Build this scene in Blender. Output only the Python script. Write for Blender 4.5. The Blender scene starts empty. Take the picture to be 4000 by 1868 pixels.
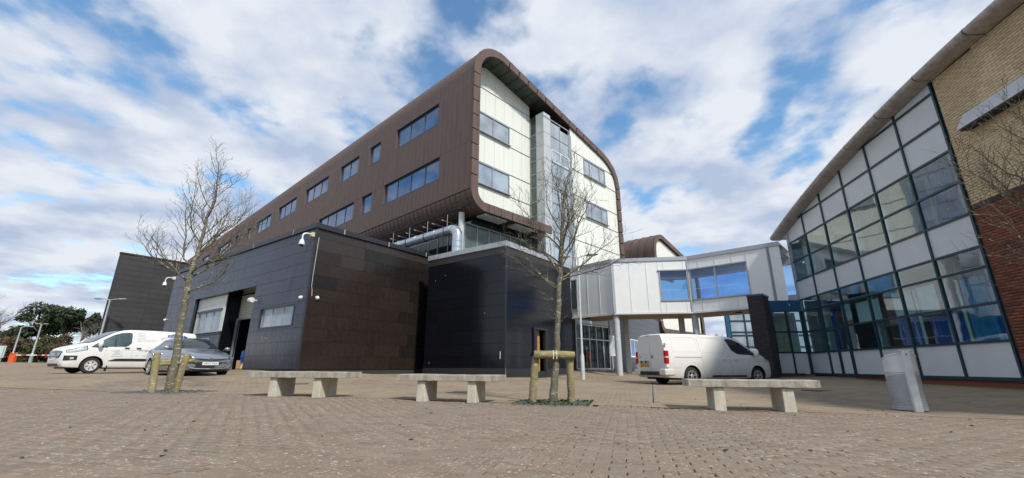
import bpy, bmesh, math, random
import numpy as np
from math import sin, cos, pi, radians, sqrt, atan2
from mathutils import Vector, Matrix

random.seed(7)
SC = bpy.context.scene
COL = SC.collection

# ------------------------------------------------------------------ camera
cam_d = bpy.data.cameras.new('camera')
cam = bpy.data.objects.new('camera', cam_d)
COL.objects.link(cam)
cam_d.sensor_width = 36.0
cam_d.lens = 1675.57 / 4000 * 36.0
cam_d.clip_start = 0.05
cam_d.clip_end = 3000
_p, _r = radians(16.6156), radians(0.167)
_c, _s = cos(_p), sin(_p)
_M = Matrix(((cos(_r), -sin(_r), 0), (sin(_r), cos(_r), 0), (0, 0, 1))) @ Matrix(((1, 0, 0), (0, _s, -_c), (0, _c, _s)))
_rt, _dn, _fw = _M[0], _M[1], _M[2]
cam.matrix_world = Matrix(((_rt[0], -_dn[0], -_fw[0], 0), (_rt[1], -_dn[1], -_fw[1], 0), (_rt[2], -_dn[2], -_fw[2], 0.61), (0, 0, 0, 1)))
SC.camera = cam

# ------------------------------------------------------------------ sun and sky
SUN_DIR = Vector((0.47, -0.68, 0.86)).normalized()      # towards the sun
sun_el = math.asin(SUN_DIR.z)
sun_az = atan2(SUN_DIR.x, SUN_DIR.y)
sl = bpy.data.lights.new('sun', 'SUN')
sl.energy = 3.0
sl.angle = radians(4.5)
sl.color = (1.0, 0.95, 0.87)
so = bpy.data.objects.new('sun', sl)
so.rotation_euler = (-SUN_DIR).to_track_quat('-Z', 'Y').to_euler()
so.location = SUN_DIR * 60
COL.objects.link(so)

W = bpy.data.worlds.new('World')
SC.world = W
W.use_nodes = True
nt = W.node_tree
nt.nodes.clear()
def N(t, **k):
    n = nt.nodes.new(t)
    for a, b in k.items():
        setattr(n, a, b)
    return n
def L(a, b):
    nt.links.new(a, b)
sky = N('ShaderNodeTexSky', sky_type='NISHITA', sun_disc=False, sun_elevation=sun_el, sun_rotation=sun_az, air_density=1.0, dust_density=0.6, ozone_density=2.5)
tc = N('ShaderNodeTexCoord')
sep = N('ShaderNodeSeparateXYZ')
L(tc.outputs['Generated'], sep.inputs[0])
zc = N('ShaderNodeMath', operation='MAXIMUM'); zc.inputs[1].default_value = 0.0
L(sep.outputs['Z'], zc.inputs[0])
za = N('ShaderNodeMath', operation='ADD'); za.inputs[1].default_value = 0.16
L(zc.outputs[0], za.inputs[0])
dx = N('ShaderNodeMath', operation='DIVIDE'); L(sep.outputs['X'], dx.inputs[0]); L(za.outputs[0], dx.inputs[1])
dy = N('ShaderNodeMath', operation='DIVIDE'); L(sep.outputs['Y'], dy.inputs[0]); L(za.outputs[0], dy.inputs[1])
cmb = N('ShaderNodeCombineXYZ'); L(dx.outputs[0], cmb.inputs[0]); L(dy.outputs[0], cmb.inputs[1])
mp = N('ShaderNodeMapping'); mp.inputs['Location'].default_value = (3.1, 1.7, 0.0); mp.inputs['Rotation'].default_value = (0, 0, radians(-28)); mp.inputs['Scale'].default_value = (1.0, 0.85, 1)
L(cmb.outputs[0], mp.inputs[0])
n1 = N('ShaderNodeTexNoise'); n1.inputs['Scale'].default_value = 2.5; n1.inputs['Detail'].default_value = 7; n1.inputs['Roughness'].default_value = 0.5; n1.inputs['Distortion'].default_value = 0.1
L(mp.outputs[0], n1.inputs['Vector'])
n2 = N('ShaderNodeTexNoise'); n2.inputs['Scale'].default_value = 8.0; n2.inputs['Detail'].default_value = 5; n2.inputs['Roughness'].default_value = 0.5
L(mp.outputs[0], n2.inputs['Vector'])
mixn = N('ShaderNodeMath', operation='MULTIPLY_ADD'); mixn.inputs[1].default_value = 0.42
L(n2.outputs['Fac'], mixn.inputs[0]); L(n1.outputs['Fac'], mixn.inputs[2])
# a little more cover low down, as in the photograph
lowz = N('ShaderNodeMapRange'); lowz.inputs['From Min'].default_value = 0.0; lowz.inputs['From Max'].default_value = 0.5; lowz.inputs['To Min'].default_value = 0.10; lowz.inputs['To Max'].default_value = 0.0
L(sep.outputs['Z'], lowz.inputs['Value'])
addl = N('ShaderNodeMath', operation='ADD'); L(mixn.outputs[0], addl.inputs[0]); L(lowz.outputs[0], addl.inputs[1])
cov = N('ShaderNodeMapRange', interpolation_type='SMOOTHSTEP'); cov.inputs['From Min'].default_value = 0.555; cov.inputs['From Max'].default_value = 0.745
L(addl.outputs[0], cov.inputs['Value'])
shade = N('ShaderNodeMapRange'); shade.inputs['From Min'].default_value = 0.55; shade.inputs['From Max'].default_value = 0.95
L(addl.outputs[0], shade.inputs['Value'])
n3 = N('ShaderNodeTexNoise'); n3.inputs['Scale'].default_value = 3.4; n3.inputs['Detail'].default_value = 7
mp3 = N('ShaderNodeMapping'); mp3.inputs['Location'].default_value = (9, 4, 2)
L(cmb.outputs[0], mp3.inputs[0]); L(mp3.outputs[0], n3.inputs['Vector'])
cr = N('ShaderNodeValToRGB')
cr.color_ramp.elements[0].position = 0.36; cr.color_ramp.elements[0].color = (0.37, 0.44, 0.58, 1)
cr.color_ramp.elements[1].position = 0.60; cr.color_ramp.elements[1].color = (0.63, 0.665, 0.72, 1)
L(n3.outputs['Fac'], cr.inputs[0])
cgain = N('ShaderNodeVectorMath', operation='SCALE'); cgain.inputs['Scale'].default_value = 10.0
L(cr.outputs['Color'], cgain.inputs[0])
sgain = N('ShaderNodeVectorMath', operation='MULTIPLY'); sgain.inputs[1].default_value = (1.30, 1.66, 1.68)
L(sky.outputs['Color'], sgain.inputs[0])
mixc = N('ShaderNodeMix', data_type='RGBA')
L(cov.outputs[0], mixc.inputs['Factor']); L(sgain.outputs[0], mixc.inputs[6]); L(cgain.outputs[0], mixc.inputs[7])
bg = N('ShaderNodeBackground'); bg.inputs['Strength'].default_value = 0.10
L(mixc.outputs[2], bg.inputs['Color'])
wo = N('ShaderNodeOutputWorld')
L(bg.outputs[0], wo.inputs['Surface'])

SC.view_settings.view_transform = 'Standard'
SC.view_settings.look = 'None'
SC.view_settings.exposure = 0.35
SC.view_settings.gamma = 1.0
SC.view_settings.use_curve_mapping = False
try:
    SC.cycles.max_bounces = 6
    SC.cycles.transparent_max_bounces = 12
    SC.cycles.use_denoising = True
except Exception:
    pass

# ------------------------------------------------------------------ mesh helpers
class MB:
    def __init__(self):
        self.v = []; self.f = []; self.m = []; self.cur = 0
    def quad(self, *pts):
        n = len(self.v)
        self.v += [tuple(p) for p in pts]
        self.f.append(tuple(range(n, n + len(pts)))); self.m.append(self.cur)
        return self
    def grid(self, rows, close=False, cap=False):
        """rows: list of equally long point lists, joined by quads."""
        n0 = len(self.v); w = len(rows[0])
        for r in rows:
            self.v += [tuple(p) for p in r]
        for i in range(len(rows) - 1):
            for j in range(w if close else w - 1):
                a = n0 + i * w + j; b = n0 + i * w + (j + 1) % w
                self.f.append((a, b, b + w, a + w)); self.m.append(self.cur)
        if cap:
            self.f.append(tuple(n0 + j for j in range(w))[::-1]); self.m.append(self.cur)
            k = n0 + (len(rows) - 1) * w
            self.f.append(tuple(k + j for j in range(w))); self.m.append(self.cur)
        return self
    def box(self, x0, x1, y0, y1, z0, z1):
        n = len(self.v)
        self.v += [(x0, y0, z0), (x1, y0, z0), (x1, y1, z0), (x0, y1, z0), (x0, y0, z1), (x1, y0, z1), (x1, y1, z1), (x0, y1, z1)]
        for q in ((0, 3, 2, 1), (4, 5, 6, 7), (0, 1, 5, 4), (1, 2, 6, 5), (2, 3, 7, 6), (3, 0, 4, 7)):
            self.f.append(tuple(n + i for i in q)); self.m.append(self.cur)
        return self
    def obox(self, p, q, w, z0, z1, off=0.0):
        """a wall-like box from p to q in plan, w thick, centred (plus off to the left of p->q)."""
        p = Vector((p[0], p[1], 0)); q = Vector((q[0], q[1], 0)); d = (q - p).normalized(); nn = Vector((-d.y, d.x, 0))
        a = p + nn * (off - w / 2); b = q + nn * (off - w / 2); c = q + nn * (off + w / 2); e = p + nn * (off + w / 2)
        n = len(self.v)
        for z in (z0, z1):
            self.v += [(t.x, t.y, z) for t in (a, b, c, e)]
        for f in ((0, 3, 2, 1), (4, 5, 6, 7), (0, 1, 5, 4), (1, 2, 6, 5), (2, 3, 7, 6), (3, 0, 4, 7)):
            self.f.append(tuple(n + i for i in f)); self.m.append(self.cur)
        return self
    def prism(self, poly, fn0, fn1):
        """poly of 2-D points swept between two maps 2-D -> 3-D, capped."""
        n = len(self.v); k = len(poly)
        self.v += [tuple(fn0(a, b)) for a, b in poly] + [tuple(fn1(a, b)) for a, b in poly]
        for j in range(k):
            self.f.append((n + j, n + (j + 1) % k, n + k + (j + 1) % k, n + k + j)); self.m.append(self.cur)
        self.f.append(tuple(n + j for j in range(k))[::-1]); self.m.append(self.cur)
        self.f.append(tuple(n + k + j for j in range(k))); self.m.append(self.cur)
        return self
    def tube(self, pts, rad, sides=8, cap=True):
        pts = [Vector(p) for p in pts]
        if not hasattr(rad, '__len__'):
            rad = [rad] * len(pts)
        rows = []; up = None
        for i, p in enumerate(pts):
            d = (pts[min(i + 1, len(pts) - 1)] - pts[max(i - 1, 0)])
            if d.length < 1e-9: d = Vector((0, 0, 1))
            d.normalize()
            if up is None:
                up = d.orthogonal().normalized()
            up = (up - d * up.dot(d))
            if up.length < 1e-6: up = d.orthogonal()
            up.normalize(); sd = d.cross(up)
            rows.append([p + (up * cos(2 * pi * k / sides) + sd * sin(2 * pi * k / sides)) * rad[i] for k in range(sides)])
        return self.grid(rows, close=True, cap=cap)
    def lathe(self, prof, n=24, axis='z', o=(0, 0, 0), cap=False):
        rows = []
        for r, h in prof:
            ring = []
            for k in range(n):
                a = 2 * pi * k / n
                if axis == 'z': q = (o[0] + r * cos(a), o[1] + r * sin(a), o[2] + h)
                elif axis == 'y': q = (o[0] + r * cos(a), o[1] + h, o[2] + r * sin(a))
                else: q = (o[0] + h, o[1] + r * cos(a), o[2] + r * sin(a))
                ring.append(q)
            rows.append(ring)
        return self.grid(rows, close=True, cap=cap)
    def sphere(self, c, r, nu=12, nv=8, sz=(1, 1, 1)):
        prof = [(max(1e-4, r * sin(pi * i / nv)), -r * cos(pi * i / nv)) for i in range(nv + 1)]
        rows = [[(c[0] + a * cos(2 * pi * k / nu) * sz[0], c[1] + a * sin(2 * pi * k / nu) * sz[1], c[2] + h * sz[2]) for k in range(nu)] for a, h in prof]
        return self.grid(rows, close=True, cap=True)
    def mesh(self, name):
        me = bpy.data.meshes.new(name)
        me.from_pydata(self.v, [], self.f)
        if any(self.m):
            me.polygons.foreach_set('material_index', self.m)
        return me
    def build(self, name, mat, parent=None, smooth=False, bevel=0.0, fix=True, angle=40):
        me = self.mesh(name)
        if fix:
            bm = bmesh.new(); bm.from_mesh(me)
            bmesh.ops.remove_doubles(bm, verts=bm.verts, dist=1e-5)
            bmesh.ops.recalc_face_normals(bm, faces=bm.faces)
            bm.to_mesh(me); bm.free()
        for m in (mat if isinstance(mat, (list, tuple)) else [mat]):
            me.materials.append(m)
        o = bpy.data.objects.new(name, me); COL.objects.link(o)
        if parent: o.parent = parent
        if smooth:
            me.polygons.foreach_set('use_smooth', [True] * len(me.polygons))
            try: me.set_sharp_from_angle(angle=radians(angle))
            except Exception: pass
        if bevel:
            b = o.modifiers.new('bevel', 'BEVEL'); b.width = bevel; b.segments = 2; b.limit_method = 'ANGLE'; b.angle_limit = radians(40)
        me.update()
        return o

def tag(o, label=None, cat=None, group=None, kind=None):
    if label: o['label'] = label
    if cat: o['category'] = cat
    if group: o['group'] = group
    if kind: o['kind'] = kind
    return o
def thing(name, label, cat, loc=(0, 0, 0), rz=0.0, group=None):
    o = bpy.data.objects.new(name, None); COL.objects.link(o)
    o.empty_display_size = 0.3
    o.location = loc; o.rotation_euler = (0, 0, rz)
    return tag(o, label, cat, group)
def share(name, me, parent, mat4=None, loc=None):
    o = bpy.data.objects.new(name, me); COL.objects.link(o); o.parent = parent
    if mat4 is not None: o.matrix_local = mat4
    elif loc is not None: o.location = loc
    return o

# ------------------------------------------------------------------ materials
class Mat:
    def __init__(self, name):
        self.m = bpy.data.materials.new(name); self.m.use_nodes = True
        self.t = self.m.node_tree; self.b = self.t.nodes['Principled BSDF']; self.o = self.t.nodes['Material Output']
        self.tc = None
    def n(self, ty, **k):
        n = self.t.nodes.new(ty)
        for a, b in k.items(): setattr(n, a, b)
        return n
    def l(self, a, b): self.t.links.new(a, b)
    def obj(self):
        if not self.tc: self.tc = self.n('ShaderNodeTexCoord')
        return self.tc.outputs['Object']
    def map(self, scale=(1, 1, 1), rot=(0, 0, 0), src=None):
        m = self.n('ShaderNodeMapping'); m.inputs['Scale'].default_value = scale; m.inputs['Rotation'].default_value = rot
        self.l(src or self.obj(), m.inputs[0]); return m.outputs[0]
    def noise(self, scale, detail=4, rough=0.55, src=None):
        n = self.n('ShaderNodeTexNoise'); n.inputs['Scale'].default_value = scale; n.inputs['Detail'].default_value = detail; n.inputs['Roughness'].default_value = rough
        self.l(src or self.obj(), n.inputs['Vector']); return n.outputs['Fac']
    def rng(self, v, a, b, c, d, smooth=False):
        m = self.n('ShaderNodeMapRange'); m.inputs['From Min'].default_value = a; m.inputs['From Max'].default_value = b
        m.inputs['To Min'].default_value = c; m.inputs['To Max'].default_value = d
        if smooth: m.interpolation_type = 'SMOOTHSTEP'
        self.l(v, m.inputs['Value']); return m.outputs[0]
    def mix(self, f, a, b, mode='MIX'):
        m = self.n('ShaderNodeMix', data_type='RGBA', blend_type=mode)
        if isinstance(f, (int, float)): m.inputs['Factor'].default_value = f
        else: self.l(f, m.inputs['Factor'])
        for i, v in ((6, a), (7, b)):
            if isinstance(v, tuple): m.inputs[i].default_value = (*v[:3], 1)
            else: self.l(v, m.inputs[i])
        return m.outputs[2]
    def math(self, op, a, b=None):
        m = self.n('ShaderNodeMath', operation=op)
        for i, v in enumerate((a, b)):
            if v is None: continue
            if isinstance(v, (int, float)): m.inputs[i].default_value = v
            else: self.l(v, m.inputs[i])
        return m.outputs[0]
    def rand(self):
        return self.n('ShaderNodeObjectInfo').outputs['Random']
    def island(self):
        return self.n('ShaderNodeNewGeometry').outputs['Random Per Island']
    def col(self, c):
        if isinstance(c, tuple): self.b.inputs['Base Color'].default_value = (*c[:3], 1)
        else: self.l(c, self.b.inputs['Base Color'])
        return self
    def set(self, **k):
        for a, v in k.items():
            i = self.b.inputs[{'rough': 'Roughness', 'metal': 'Metallic', 'ior': 'IOR', 'spec': 'Specular IOR Level', 'coat': 'Coat Weight', 'coatr': 'Coat Roughness', 'trans': 'Transmission Weight', 'sub': 'Subsurface Weight'}[a]]
            if isinstance(v, (int, float)): i.default_value = v
            else: self.l(v, i)
        return self
    def bump(self, h, strength=0.3, dist=0.02):
        b = self.n('ShaderNodeBump'); b.inputs['Strength'].default_value = strength; b.inputs['Distance'].default_value = dist
        self.l(h, b.inputs['Height']); self.l(b.outputs[0], self.b.inputs['Normal']); return self

def plain(name, c, rough=0.5, metal=0.0, var=0.12, scale=6.0, bump=0.0, ior=1.5):
    """a surface with a slight mottle of its colour and gloss"""
    m = Mat(name)
    f = m.noise(scale, 5)
    d = tuple(x * (1 - var) for x in c); e = tuple(min(1, x * (1 + var)) for x in c)
    m.col(m.mix(m.rng(f, 0.3, 0.7, 0, 1), d, e)).set(rough=m.rng(f, 0.3, 0.7, rough * 0.9, min(1, rough * 1.1)), metal=metal, ior=ior)
    if bump: m.bump(m.noise(scale * 8, 3), bump, 0.004)
    return m.m

def m_cladding():
    m = Mat('brown_metal_cladding')
    st = m.noise(1.0, 6, 0.6, m.map((7, 7, 0.5)))
    sp = m.noise(9.0, 5, 0.7)
    c = m.mix(m.rng(st, 0.3, 0.72, 0, 1), (0.098, 0.061, 0.047), (0.168, 0.112, 0.090))
    c = m.mix(m.rng(m.rand(), 0, 1, 0, 0.45), c, (0.125, 0.076, 0.058))
    c = m.mix(m.rng(sp, 0.66, 0.78, 0, 0.22), c, (0.30, 0.25, 0.23))
    m.col(c).set(rough=m.rng(st, 0.3, 0.7, 0.42, 0.6), metal=0.15)
    m.bump(m.noise(3.0, 3), 0.12, 0.02)
    return m.m
def m_board(name, a, b, rough, spread=1.0, stain=(0.05, 0.05, 0.055)):
    m = Mat(name)
    f = m.noise(5.0, 6, 0.65); st = m.noise(1.0, 5, 0.6, m.map((5, 5, 0.6)))
    c = m.mix(m.rng(f, 0.3, 0.7, 0, 1), a, b)
    c = m.mix(m.rng(m.rand(), 0, 1, 0, 0.4 * spread), c, tuple(x * 0.6 for x in a))
    c = m.mix(m.rng(st, 0.62, 0.8, 0, 0.35), c, stain)
    m.col(c).set(rough=m.rng(st, 0.3, 0.75, rough * 0.75, rough * 1.4), ior=1.42)
    m.bump(m.noise(2.2, 2), 0.06, 0.02)
    return m.m
def m_polycarb():
    m = Mat('white_translucent_panel')
    st = m.noise(1.0, 6, 0.6, m.map((6, 6, 0.35))); rib = m.n('ShaderNodeTexWave', wave_type='BANDS', bands_direction='X'); rib.inputs['Scale'].default_value = 9.0
    m.l(m.obj(), rib.inputs['Vector'])
    c = m.mix(m.rng(st, 0.35, 0.72, 0, 1), (0.73, 0.745, 0.665), (0.80, 0.815, 0.745))
    c = m.mix(m.rng(m.rand(), 0, 1, 0, 0.3), c, (0.74, 0.78, 0.67))
    c = m.mix(m.rng(m.noise(1.3, 6, 0.7, m.map((7, 7, 0.22))), 0.56, 0.78, 0, 0.42), c, (0.56, 0.56, 0.44))
    m.col(c).set(rough=0.32, ior=1.45); m.bump(rib.outputs['Fac'], 0.05, 0.01)
    return m.m
def m_glass(name, tint, refl=0.10, thick=0.55):
    """clear pane: partly see-through, mirror-like at a slant"""
    m = Mat(name)
    t = m.n('ShaderNodeBsdfTransparent'); t.inputs[0].default_value = (*tint, 1)
    g = m.n('ShaderNodeBsdfGlossy'); g.inputs['Roughness'].default_value = 0.015; g.inputs[0].default_value = (0.92, 0.95, 0.97, 1)
    fr = m.n('ShaderNodeFresnel'); fr.inputs['IOR'].default_value = 1.6
    wob = m.n('ShaderNodeBump'); wob.inputs['Strength'].default_value = 0.07; wob.inputs['Distance'].default_value = 0.05
    m.l(m.noise(0.9, 2), wob.inputs['Height']); m.l(wob.outputs[0], g.inputs['Normal'])
    f = m.math('ADD', m.math('MULTIPLY', fr.outputs[0], 1.25), refl)
    f = m.math('MINIMUM', f, 0.97)
    x = m.n('ShaderNodeMixShader'); m.l(f, x.inputs[0]); m.l(t.outputs[0], x.inputs[1]); m.l(g.outputs[0], x.inputs[2])
    # a pane is a thin slab: the tint and the mirror belong to its entry face, the exit face lets light through
    cl = m.n('ShaderNodeBsdfTransparent'); ge = m.n('ShaderNodeNewGeometry'); y = m.n('ShaderNodeMixShader')
    m.l(ge.outputs['Backfacing'], y.inputs[0]); m.l(x.outputs[0], y.inputs[1]); m.l(cl.outputs[0], y.inputs[2])
    m.l(y.outputs[0], m.o.inputs['Surface'])
    return m.m
def m_darkglass(name, c=(0.02, 0.03, 0.04), ior=1.9, rough=0.03, wob=0.03):
    m = Mat(name)
    m.col(m.mix(m.rng(m.noise(0.7, 3), 0.35, 0.65, 0, 1), c, tuple(x * 1.8 for x in c))).set(rough=rough, ior=ior)
    m.bump(m.noise(0.8, 2), wob, 0.05)
    return m.m
def m_paver(single):
    m = Mat('paver_brick_single' if single else 'paver_brick')
    geo = m.n('ShaderNodeNewGeometry'); pos = geo.outputs['Position']
    r = m.rand() if single else geo.outputs['Random Per Island']
    ramp = m.n('ShaderNodeValToRGB'); e = ramp.color_ramp.elements
    e[0].position = 0.0; e[0].color = (0.185, 0.140, 0.106, 1); e[1].position = 1.0; e[1].color = (0.290, 0.226, 0.172, 1)
    for p, c in ((0.3, (0.235, 0.180, 0.136, 1)), (0.55, (0.258, 0.190, 0.142, 1)), (0.8, (0.215, 0.180, 0.148, 1))):
        k = ramp.color_ramp.elements.new(p); k.color = c
    m.l(r, ramp.inputs[0])
    g = m.noise(160, 4, 0.7, pos); c = m.mix(m.rng(g, 0.3, 0.7, 0, 0.5), ramp.outputs[0], (0.17, 0.135, 0.112))
    big = m.noise(0.9, 4, 0.6, pos); c = m.mix(m.rng(big, 0.38, 0.66, 0.0, 0.45), c, (0.20, 0.165, 0.115))
    lich = m.noise(26, 6, 0.72, pos); area = m.noise(2.1, 3, 0.5, pos)
    lf = m.math('MULTIPLY', m.rng(lich, 0.56, 0.61, 0, 1, True), m.rng(area, 0.36, 0.58, 0.15, 0.95))
    c = m.mix(lf, c, (0.46, 0.39, 0.31))
    c = m.mix(m.math('MULTIPLY', m.rng(m.noise(60, 3, 0.6, pos), 0.68, 0.73, 0, 1), 0.8), c, (0.62, 0.58, 0.50))
    m.col(c).set(rough=0.86, spec=0.25); m.bump(g, 0.35, 0.003)
    return m.m
def m_farpaving():
    m = Mat('block_paving_surface')
    geo = m.n('ShaderNodeNewGeometry'); pos = geo.outputs['Position']
    v = m.map((1, 1, 1), (0, 0, radians(14)), pos)
    b = m.n('ShaderNodeTexBrick'); b.inputs['Scale'].default_value = 1.0
    b.inputs['Brick Width'].default_value = 0.205; b.inputs['Row Height'].default_value = 0.105; b.inputs['Mortar Size'].default_value = 0.006
    b.inputs['Color1'].default_value = (0.205, 0.160, 0.120, 1); b.inputs['Color2'].default_value = (0.310, 0.248, 0.190, 1); b.inputs['Mortar'].default_value = (0.095, 0.075, 0.052, 1)
    m.l(v, b.inputs['Vector'])
    c = b.outputs['Color']
    c = m.mix(m.rng(m.noise(0.35, 6, 0.65, pos), 0.36, 0.66, 0.0, 0.65), c, (0.345, 0.275, 0.165))
    c = m.mix(m.rng(m.noise(0.6, 5, 0.6, m.map((1, 1, 1), (0, 0, 1.0), pos)), 0.56, 0.66, 0.0, 0.45), c, (0.15, 0.13, 0.10))
    c = m.mix(m.rng(m.noise(1.6, 5, 0.7, pos), 0.55, 0.75, 0.0, 0.45), c, (0.175, 0.150, 0.115))
    c = m.mix(m.math('MULTIPLY', m.rng(m.noise(14, 5, 0.7, pos), 0.62, 0.70, 0, 1), 0.5), c, (0.45, 0.40, 0.33))
    m.col(c).set(rough=0.88, spec=0.2); m.bump(b.outputs['Fac'], 0.2, -0.004)
    return m.m
def m_ground():
    m = Mat('joint_sand_and_earth')
    geo = m.n('ShaderNodeNewGeometry'); pos = geo.outputs['Position']
    c = m.mix(m.rng(m.noise(6, 5, 0.6, pos), 0.3, 0.7, 0, 1), (0.060, 0.046, 0.030), (0.105, 0.082, 0.052))
    c = m.mix(m.rng(m.noise(1.1, 4, 0.6, pos), 0.55, 0.7, 0, 0.6), c, (0.070, 0.080, 0.028))
    m.col(c).set(rough=0.95)
    return m.m
def m_concrete(name, a, b, streak=(0.10, 0.085, 0.065), green=0.0):
    m = Mat(name)
    f = m.noise(9, 7, 0.7); s = m.noise(1.0, 7, 0.72, m.map((7, 7, 2.2)))
    c = m.mix(m.rng(f, 0.3, 0.7, 0, 1), a, b)
    c = m.mix(m.rng(s, 0.44, 0.62, 0, 0.8), c, streak)
    c = m.mix(m.rng(m.noise(40, 4, 0.7), 0.62, 0.72, 0, 0.5), c, tuple(x * 0.55 for x in a))
    if green: c = m.mix(m.rng(m.noise(3, 4, 0.6), 0.45, 0.7, 0, green), c, (0.16, 0.17, 0.06))
    m.col(c).set(rough=0.85); m.bump(m.noise(60, 4, 0.7), 0.3, 0.004)
    return m.m
def m_bark(name, a, b, c_):
    m = Mat(name)
    f = m.noise(1.0, 6, 0.7, m.map((22, 22, 9))); g = m.noise(3.2, 4, 0.6)
    band = m.noise(1.0, 3, 0.6, m.map((9, 9, 30)))
    c = m.mix(m.rng(f, 0.35, 0.65, 0, 1), a, b); c = m.mix(m.rng(g, 0.42, 0.66, 0, 0.75), c, c_)
    c = m.mix(m.rng(m.noise(1.0, 4, 0.6, m.map((6, 6, 3))), 0.5, 0.68, 0, 0.7), c, tuple(x * .5 for x in a))
    c = m.mix(m.rng(band, 0.58, 0.64, 0, 0.85), c, (0.46, 0.43, 0.35))
    m.col(c).set(rough=0.85); m.bump(f, 0.5, 0.01)
    return m.m
def m_brick(name, ramp_cols, mortar_noise=True):
    m = Mat(name)
    r = m.math('FRACT', m.math('ADD', m.rand(), m.island()))
    ramp = m.n('ShaderNodeValToRGB'); e = ramp.color_ramp.elements
    e[0].position = 0; e[0].color = (*ramp_cols[0], 1); e[1].position = 1; e[1].color = (*ramp_cols[-1], 1)
    for i, c in enumerate(ramp_cols[1:-1]):
        k = ramp.color_ramp.elements.new((i + 1) / (len(ramp_cols) - 1)); k.color = (*c, 1)
    m.l(r, ramp.inputs[0])
    g = m.noise(30, 5, 0.7)
    m.col(m.mix(m.rng(g, 0.3, 0.75, 0, 0.35), ramp.outputs[0], tuple(x * 0.6 for x in ramp_cols[0]))).set(rough=0.85)
    m.bump(g, 0.25, 0.004)
    return m.m
def m_paint(name, c, dirt=0.25, rough=0.25, dirtc=(0.33, 0.29, 0.23), flake=0.0):
    m = Mat(name)
    sep = m.n('ShaderNodeSeparateXYZ'); m.l(m.obj(), sep.inputs[0])
    f = m.noise(3.5, 6, 0.7)
    low = m.rng(sep.outputs['Z'], 0.25, 1.0, 1.0, 0.0)
    k = m.math('MULTIPLY', m.math('MULTIPLY', low, m.rng(f, 0.3, 0.7, 0.3, 1)), dirt)
    m.col(m.mix(k, c, dirtc)).set(rough=rough, metal=flake, coat=0.6, coatr=0.06)
    return m.m

M = {}
M['clad'] = m_cladding()
M['board_black'] = m_board('black_gloss_board', (0.005, 0.006, 0.009), (0.009, 0.010, 0.014), 0.15, stain=(0.012, 0.012, 0.014))
M['board_sky_sheen'] = m_board('black_board_with_sky_sheen', (0.030, 0.036, 0.060), (0.041, 0.047, 0.072), 0.28, stain=(0.055, 0.055, 0.065))  # bluish sky sheen of the dark boards put into their base colour
M['board_brown'] = m_board('dark_brown_board', (0.022, 0.0155, 0.013), (0.036, 0.025, 0.020), 0.24, stain=(0.065, 0.05, 0.042))
M['board_dark'] = m_board('dark_brown_black_board', (0.014, 0.012, 0.012), (0.022, 0.018, 0.017), 0.24, stain=(0.035, 0.03, 0.028))
M['board_grey'] = m_board('charcoal_board', (0.050, 0.040, 0.036), (0.072, 0.058, 0.052), 0.38, stain=(0.085, 0.075, 0.07))
M['board_far'] = m_board('ribbed_charcoal_board', (0.044, 0.044, 0.047), (0.058, 0.057, 0.058), 0.5, stain=(0.062, 0.056, 0.05))
M['dark_trim'] = plain('dark_metal_trim', (0.022, 0.024, 0.030), 0.4)
M['brown_trim'] = plain('brown_black_trim', (0.035, 0.026, 0.025), 0.45)
M['grey_trim'] = plain('pale_grey_metal', (0.42, 0.44, 0.45), 0.4, 0.3)
M['poly'] = m_polycarb()
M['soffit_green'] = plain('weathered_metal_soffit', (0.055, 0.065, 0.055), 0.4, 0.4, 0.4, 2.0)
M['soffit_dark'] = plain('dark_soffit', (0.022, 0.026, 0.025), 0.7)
M['alu'] = plain('grey_aluminium_frame', (0.36, 0.38, 0.39), 0.38, 0.4)
M['alu_dark'] = plain('dark_grey_window_frame', (0.085, 0.080, 0.080), 0.45, 0.3)
M['pane_brown'] = m_darkglass('painted_sky_pane', (0.020, 0.085, 0.21), 2.0)  # blue of the reflected sky painted into the base colour
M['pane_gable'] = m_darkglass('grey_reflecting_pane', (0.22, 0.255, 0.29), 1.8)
M['pane_dark'] = m_darkglass('dark_pane', (0.012, 0.020, 0.020), 1.5)
M['pane_green'] = m_darkglass('green_tinted_pane', (0.055, 0.085, 0.075), 1.5)
M['pane_pale'] = m_darkglass('pale_backed_pane', (0.22, 0.26, 0.30), 1.6)
M['pane_bridge'] = m_darkglass('deep_blue_pane', (0.012, 0.055, 0.14), 1.9)
M['glass'] = m_glass('clear_glass', (0.62, 0.86, 0.92), 0.11)
M['glass_blue'] = m_glass('blue_tinted_glass', (0.34, 0.58, 0.88), 0.02)  # tinted glass; its blue also stands in for reflected sky
M['glass_car'] = m_darkglass('car_glass', (0.014, 0.020, 0.026), 1.42)
M['glass_van'] = m_darkglass('van_side_glass', (0.06, 0.085, 0.085), 1.6)
M['white_steel'] = plain('off_white_steel', (0.72, 0.73, 0.70), 0.4, 0, 0.05, 2)
M['tower_panel'] = plain('pale_grey_tower_panel', (0.50, 0.53, 0.55), 0.3, 0.1, 0.06, 2)
M['bridge_panel'] = plain('white_link_panel', (0.84, 0.85, 0.83), 0.3, 0, 0.04, 1.2)
M['bridge_trim'] = plain('silver_grey_capping', (0.40, 0.42, 0.46), 0.4, 0.2, 0.05, 2)
M['bridge_soffit'] = plain('tan_board_soffit', (0.34, 0.26, 0.18), 0.7, 0, 0.1, 2)
M['galv'] = plain('galvanised_steel', (0.52, 0.57, 0.60), 0.30, 0.75, 0.18, 5)
M['column'] = plain('painted_grey_column', (0.50, 0.53, 0.54), 0.5, 0, 0.08, 4)
M['teal_frame'] = plain('dark_teal_frame', (0.010, 0.040, 0.060), 0.4, 0.1)
M['blue_beam'] = plain('blue_painted_beam', (0.012, 0.095, 0.20), 0.35)
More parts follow.
